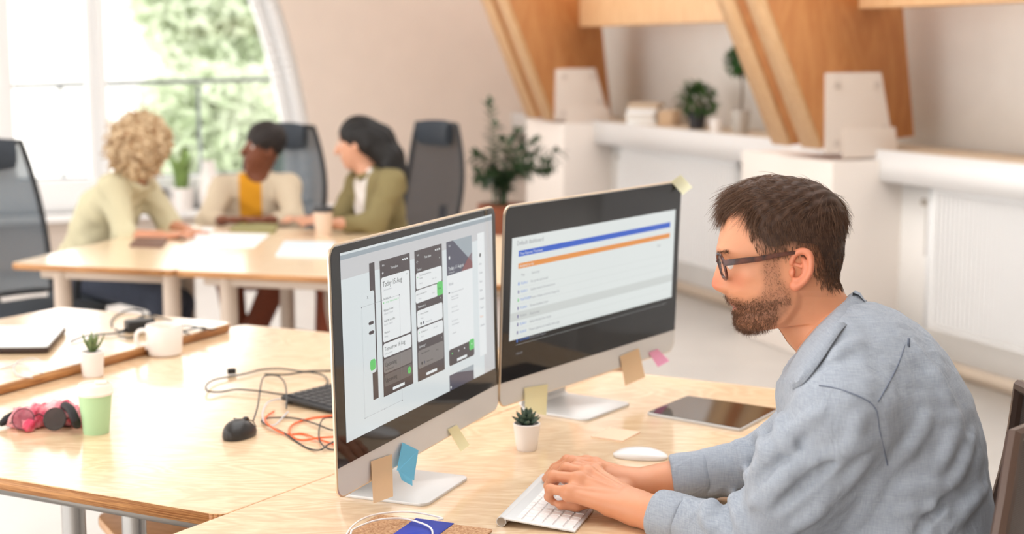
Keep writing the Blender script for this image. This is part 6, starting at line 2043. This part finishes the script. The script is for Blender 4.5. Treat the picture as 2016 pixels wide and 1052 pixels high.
# curly blonde person, leaning on the table
A = PD
J = dict(pelvis=A(172, 535, 7.0), chest=A(212, 420, 6.95), neck=A(262, 345, 6.9), head=A(290, 290, 6.88), face=V(.72, .62, -.12),
         shr=A(222, 372, 6.80), elr=A(248, 468, 6.72), wrr=A(318, 466, 6.66), har=A(372, 462, 6.62), shl=A(282, 368, 7.06), ell=A(335, 445, 7.05), wrl=A(372, 456, 6.9), hal=A(400, 462, 6.8),
         knr=A(330, 592, 6.75), anr=A(300, 700, 6.75), knl=A(352, 598, 7.0), anl=A(345, 700, 7.0))
J['anr'][2] = .09; J['anl'][2] = .09
w1, hd = figure('curly-haired blonde person in pale olive shirt leaning on the table', J, srgb(206, 146, 116), srgb(208, 200, 168), mat('jeans_navy', srgb(64, 70, 86), .85, noise=.25, nscale=80), slim=1.12, sleeve=.16)
rs = np.random.RandomState(21)
hf = Field(hd['hc'] - .24, hd['hc'] + .24, .008)
hf.ell(hd['hc'] - hd['F'] * .03 + hd['U'] * .025, (.125, .135, .125), hd['RH'], .03).ell(hd['hc'] - hd['F'] * .06 - hd['U'] * .05, (.10, .13, .11), hd['RH'], .04)
hf.ell(hd['hc'] + hd['F'] * .15 - hd['U'] * .06, (.09, .07, .10), hd['RH'], .02, 'sub')
hf.displace(lambda X, Y, Z: .016 * np.sin(X * 70 + 3 * np.sin(Z * 40)) * np.sin(Z * 95 + Y * 60) + .006 * np.sin(Y * 150 + Z * 130))
v, f = hf.mesh()
blond = mat('hair_blonde', srgb(228, 206, 170), .6, noise=.55, nscale=30, col2=srgb(160, 122, 84))
ho = obj('hair', (v, f), blond, w1, world=True, sharp=0)
# ringlets round the mass
n_ = 420
u = rs.normal(size=(n_, 3)); u /= np.linalg.norm(u, axis=1)[:, None]
ok = (u @ hd['F'] < .45) & (u @ hd['U'] > -.75); u = u[ok]
b = MB()
for d in u:
    c = hd['hc'] - hd['F'] * .035 + hd['U'] * .0 + d * V(.125, .13, .13) * rs.uniform(.85, 1.22)
    ax = unit(d * .7 - UP * .5 + rs.normal(size=3) * .5); x = unit(np.cross(ax, V(.3, .5, .8))); y = np.cross(ax, x)
    r = rs.uniform(.007, .012)
    b.tube([c + ax * (t * .05) + (x * math.cos(t * 9) + y * math.sin(t * 9)) * r for t in np.linspace(0, 1, 9)], [.0032] * 8 + [.001], 4)
o = obj('ringlets', b, blond, ho, world=True); o['kind'] = 'stuff'
stool('dark swivel stool under the curly blonde person', A(172, 540, 7.0))

# person in a beige open shirt over yellow
J = dict(pelvis=A(498, 530, 7.75), chest=A(497, 405, 7.62), neck=A(508, 346, 7.6), head=A(516, 292, 7.57), face=V(-.80, -.58, -.1),
         shr=A(440, 372, 7.55), elr=A(408, 437, 7.32), wrr=A(440, 434, 7.18), har=A(490, 432, 7.14), shl=A(566, 368, 7.58), ell=A(578, 436, 7.36), wrl=A(528, 434, 7.2), hal=A(470, 433, 7.16),
         knr=A(452, 548, 7.25), anr=A(470, 700, 7.3), knl=A(545, 550, 7.28), anl=A(478, 690, 7.2))
J['anr'][2] = .09; J['anl'][2] = .09
w2, hd = figure('dark-haired person in beige open shirt over yellow', J, srgb(122, 72, 50), srgb(206, 190, 166), mat('trousers_rust', srgb(124, 66, 46), .85), tee=srgb(214, 150, 40))
hf = Field(hd['hc'] - .2, hd['hc'] + .2, .006)
hf.ell(hd['hc'] - hd['F'] * .022 + hd['U'] * .045, (.104, .090, .096), hd['RH'], .02)
hf.ell(hd['hc'] + hd['F'] * .135 - hd['U'] * .035, (.085, .10, .095), hd['RH'], .012, 'sub')
hf.displace(lambda X, Y, Z: .006 * np.sin(X * 160) * np.sin(Z * 170 + 1) * np.sin(Y * 150))
v, f = hf.mesh(); obj('hair', (v, f), mat('hair_black', srgb(34, 26, 24), .6), w2, world=True, sharp=0)

# woman with long dark hair in olive
J = dict(pelvis=A(768, 535, 7.2), chest=A(748, 408, 7.12), neck=A(727, 335, 7.12), head=A(703, 280, 7.1), face=V(-.97, .10, -.05),
         shl=A(772, 362, 6.95), ell=A(735, 442, 6.85), wrl=A(662, 440, 6.8), hal=A(608, 438, 6.82), shr=A(712, 356, 7.28), elr=A(668, 432, 7.25), wrr=A(620, 432, 7.1), har=A(570, 432, 7.05),
         knl=A(660, 560, 6.95), anl=A(640, 700, 6.95), knr=A(650, 555, 7.2), anr=A(640, 690, 7.2))
J['anr'][2] = .09; J['anl'][2] = .09
w3, hd = figure('long-haired person in olive jacket sitting by the paper cup', J, srgb(214, 160, 132), srgb(132, 120, 84), mat('trousers_red', srgb(136, 66, 44), .85), tee=srgb(222, 214, 208), slim=.95)
hf = Field(hd['hc'] - V(.25, .25, .42), hd['hc'] + V(.45, .25, .2), .007)
hf.ell(hd['hc'] - hd['F'] * .02 + hd['U'] * .03, (.098, .084, .094), hd['RH'], .02)
hf.ell(hd['hc'] + hd['F'] * .10 - hd['U'] * .05, (.085, .075, .10), hd['RH'], .015, 'sub')
back = hd['hc'] - hd['F'] * .07
for s in (-.045, 0, .045):
    hf.chain([back + hd['L'] * s + hd['U'] * .02, A(750, 272, 7.1 - s), A(774, 308, 7.08 - s), A(797, 347, 7.06 - s)], [.060, .054, .044, .020], .03)
    hf.chain([back + hd['L'] * s * 1.3 - hd['U'] * .03, A(745, 300, 7.1 - s * 1.3), A(764, 330, 7.08 - s), A(784, 356, 7.05 - s)], [.048, .040, .030, .012], .03)
hf.displace(lambda X, Y, Z: .003 * np.sin(Y * 210 + X * 40 + Z * 30))
v, f = hf.mesh(); obj('hair', (v, f), mat('hair_dark', srgb(14, 10, 10), .6), w3, world=True, sharp=0)
stool('dark swivel stool under the long-haired person in olive', A(768, 540, 7.2))

# ================================================================== plants and small things by the walls
leaf_d = mat('leaf_dark', srgb(58, 84, 52), .5, noise=.3, nscale=30); leaf_l = mat('leaf_light', srgb(128, 156, 84), .5, noise=.3, nscale=20)
terr = mat('terracotta', srgb(150, 84, 56), .7)
def leaf_shape(L, W, n=5, fold_=.25, curl=.2):
    vs = []; fs = []
    for i in range(n + 1):
        t = i / n; w = W * math.sin(PI * (.06 + .94 * t) ** .8) * .5 * (1 if i < n else .05)
        z = -curl * L * t * t
        vs += [(L * t, -w, z + fold_ * w), (L * t, 0, z), (L * t, w, z + fold_ * w)]
    for i in range(n):
        for j in range(2): fs.append((i * 3 + j, (i + 1) * 3 + j, (i + 1) * 3 + j + 1, i * 3 + j + 1))
    return np.array(vs), fs
def frame_from(d, up=UP):
    d = unit(d); s = np.cross(up, d)
    s = unit(s) if np.linalg.norm(s) > 1e-6 else V(1, 0, 0)
    return np.array([d, s, np.cross(d, s)])
# tall leafy floor plant
bp_ = PD(987, 420, 9.6); FPZ = PD(987, 402, 9.6)[2]
fp = thing('floor_plant', 'leafy dark green plant in a brown planter by the first roof rib', 'plant', V(bp_[0], bp_[1], 0))
b = MB(); b.lathe([(.10, 0), (.11, .01), (.15, FPZ - .02), (.155, FPZ), (.14, FPZ), (.135, FPZ - .04), (0, FPZ - .05)], 28); obj('planter', b, terr, fp)
rs = np.random.RandomState(9)
tips = [(965, 208, 0), (1022, 262, .1), (1098, 300, -.1), (1090, 325, .2), (935, 310, 0), (940, 345, .2), (950, 355, -.2), (1055, 280, .1), (990, 280, -.2), (1010, 300, .25), (1040, 340, -.2), (975, 250, .15)]
lv, lfs = leaf_shape(.075, .042)
for (x, y, dd) in tips:
    tip = PD(x, y, 9.6 + dd); base = V(bp_[0], bp_[1], FPZ - .04) + V(rs.uniform(-.05, .05), rs.uniform(-.05, .05), 0)
    md_ = base * .5 + tip * .5 + V(0, 0, .10) * (1 if abs(x - 985) > 30 else .2) - (tip - base) * V(.18, .18, 0)
    st = spline([base, md_, tip], 9)
    b = MB(); b.tube(st, [.007 - .0003 * i for i in range(len(st))], 6)
    for i in range(4, len(st)):
        d = unit(st[i] - st[i - 1])
        for s in (1, -1):
            sd = unit(np.cross(d, V(rs.normal() * .3, 1, .2))) * s
            R_ = frame_from(d * .6 + sd * .9 + rs.normal(size=3) * .25)
            sc2 = rs.uniform(.8, 1.25)
            b.add(lv * sc2 @ R_ + st[i], lfs)
    R_ = frame_from(st[-1] - st[-2]); b.add(lv @ R_ + st[-1], lfs)
    obj('frond', b, leaf_d, fp, world=True)
# shelf things
def on_shelf(px, n=-.17):
    p = PP(px, 245, wp(0, n, 0), WN); return V(p[0], p[1], SH)
def bush(name, label, px, py, rpot, hpot, pot_m, crown_r, n, leaf_L, lm, cz=None, trunk=0.0):
    c = on_shelf(px)
    o = thing(name, label, 'plant', c)
    b = MB(); b.lathe([(rpot * .8, 0), (rpot * .82, .005), (rpot, hpot), (rpot * .93, hpot), (rpot * .9, hpot - .02), (0, hpot - .025)], 24); obj('pot', b, pot_m, o)
    rs = np.random.RandomState(n)
    lv, lfs = leaf_shape(leaf_L, leaf_L * .5)
    cen = V(0, 0, hpot + trunk + crown_r * (.55 if trunk == 0 else .9))
    b = MB()
    for i in range(n):
        d = unit(rs.normal(size=3) + V(0, 0, .25)); p = cen + d * crown_r * rs.uniform(.45, .95) * V(1, 1, .9)
        if p[2] < hpot: p[2] = hpot + .01
        b.add(lv * rs.uniform(.7, 1.2) @ frame_from(d + rs.normal(size=3) * .6) + p, lfs)
    fo = obj('foliage', b, lm, o); fo['kind'] = 'stuff'
    b = MB(); b.tube([(0, 0, hpot - .03), (.005, 0, hpot + trunk * .5), (0, 0, hpot + trunk + crown_r)], [.008, .007, .004], 8)
    for k in range(6):
        a = k * 1.05; b.tube([(0, 0, hpot + trunk - .01), (math.cos(a) * crown_r * .4, math.sin(a) * crown_r * .4, hpot + trunk + crown_r * .5)], [.004, .002], 5)
    obj('stem', b, bark_m, o)
    return o
blk_pot = mat('pot_black', srgb(50, 50, 54), .5); met_pot = mat('pot_zinc', srgb(190, 184, 176), .4, metal=.5)
leaf_s = mat('leaf_shelf', srgb(70, 104, 52), .55, noise=.35, nscale=30)
bush('shelf_plant', 'bushy plant in a black pot on the shelf', 1372, 252, .06, .11, blk_pot, .13, 420, .05, leaf_s)
bush('topiary_plant', 'round topiary in a zinc pot on the shelf beside the rib', 1458, 262, .06, .14, met_pot, .105, 500, .04, mat('leaf_topiary', srgb(52, 104, 40), .55, noise=.35, nscale=30), trunk=.20)
pt_w = pot('shelf_pot', 'small white pot right of the black potted plant on the shelf', 'pot', on_shelf(1410, -.1), .035, .04, .08, ceram)
bkc = [srgb(238, 236, 232), srgb(226, 220, 212), srgb(242, 240, 238), srgb(200, 178, 152)]
p0 = on_shelf(1272); 
for k in range(4):
    w_ = [.30, .28, .27, .25][k]
    b = MB(); b.box(V(0, 0, .0) + p0 + V(0, 0, .018 + .036 * k), (.20, w_, .034), rz(WA + [.05, -.06, .02, .1][k]))
    o = obj('book', b, mat('book_cover_%s' % 'abcd'[k], bkc[k], .6), None, bevel=.003); tag(o, ['lowest white book of the stack on the shelf', 'second book up in the shelf stack', 'third book up in the shelf stack', 'tan top book of the stack on the shelf'][k], 'book', 'books stacked on the shelf')
b = MB(); b.box(on_shelf(1318, -.25) + V(0, 0, .05), (.10, .20, .10), rz(WA)); o = obj('storage_box', b, mat('cardboard', srgb(206, 176, 144), .8), None, bevel=.004); tag(o, 'low tan box on the shelf between books and black pot', 'box')
# window sill things
def on_sill(x, y):
    p = PP(x, 380, B0 - WD * .08, WD); return V(p[0], p[1], ZS)
sn = pot('snake_plant', 'snake plant in a white pot on the window sill', 'plant', on_sill(358, 392), .075, .085, .17, ceram)
for i in range(14):
    a = 2.4 * i; r = .045 * math.sqrt(i / 14); L_ = rnd.uniform(.20, .36)
    st = [V(math.cos(a) * r, math.sin(a) * r, .15), V(math.cos(a) * (r + .02), math.sin(a) * (r + .02), .15 + L_ * .5), V(math.cos(a) * (r + .07), math.sin(a) * (r + .07), .15 + L_)]
    sp_ = spline(st, 5); s = V(-math.sin(a), math.cos(a), 0); dd = V(math.cos(a), math.sin(a), 0)
    vs = []
    for k, p in enumerate(sp_):
        t = k / (len(sp_) - 1); w = .024 * (1 - t ** 3) ** .7 * (.7 + .6 * t) + .001
        vs += [p - s * w, p - dd * .004 * (1 - t), p + s * w, p + dd * .003 * (1 - t)]
    fs = [(k * 4 + j, k * 4 + (j + 1) % 4, (k + 1) * 4 + (j + 1) % 4, (k + 1) * 4 + j) for k in range(len(sp_) - 1) for j in range(4)]
    b = MB(); b.add(vs, fs); obj('leaf', b, leaf_l, sn)
pot('sill_pot', 'low white pot on the window sill beside the snake plant', 'pot', on_sill(328, 392), .05, .06, .10, ceram)
pot('sill_pot', 'small dark pot on the window sill behind the blonde person', 'pot', on_sill(312, 388), .05, .06, .16, mat('pot_brown', srgb(80, 60, 56), .6))
vz = thing('vase', 'white vase on the sill between the snake plant and yellow-shirted person', 'vase', on_sill(412, 390))
b = MB(); b.lathe([(.05, 0), (.07, .02), (.085, .12), (.07, .24), (.045, .32), (.05, .36), (.044, .36), (.04, .31), (0, .30)], 28); obj('body', b, ceram, vz)
# wooden chair glimpsed under the near desk
lw = wood('beech', srgb(214, 168, 122), srgb(186, 132, 84), rough=.4)
wc = thing('wooden_stool', 'pale wooden stool under the lower left desk', 'stool', P(360, 1030, .45) * V(1, 1, 0), .5)
for sx in (-1, 1):
    for sy in (-1, 1):
        b = MB(); b.cyl((sx * .15, sy * .15, 0), (sx * .13, sy * .13, .43), .014, 10); obj('leg', b, lw, wc)
b = MB(); b.prism([(x, y, .43) for x, y in rrect(.34, .34, .05)], (0, 0, .025)); obj('seat', b, lw, wc, bevel=.006)
for s in (-1, 1):
    b = MB(); b.bar((-.14, s * .14, .2), (.14, s * .14, .2), .02, .025); obj('stretcher', b, lw, wc)
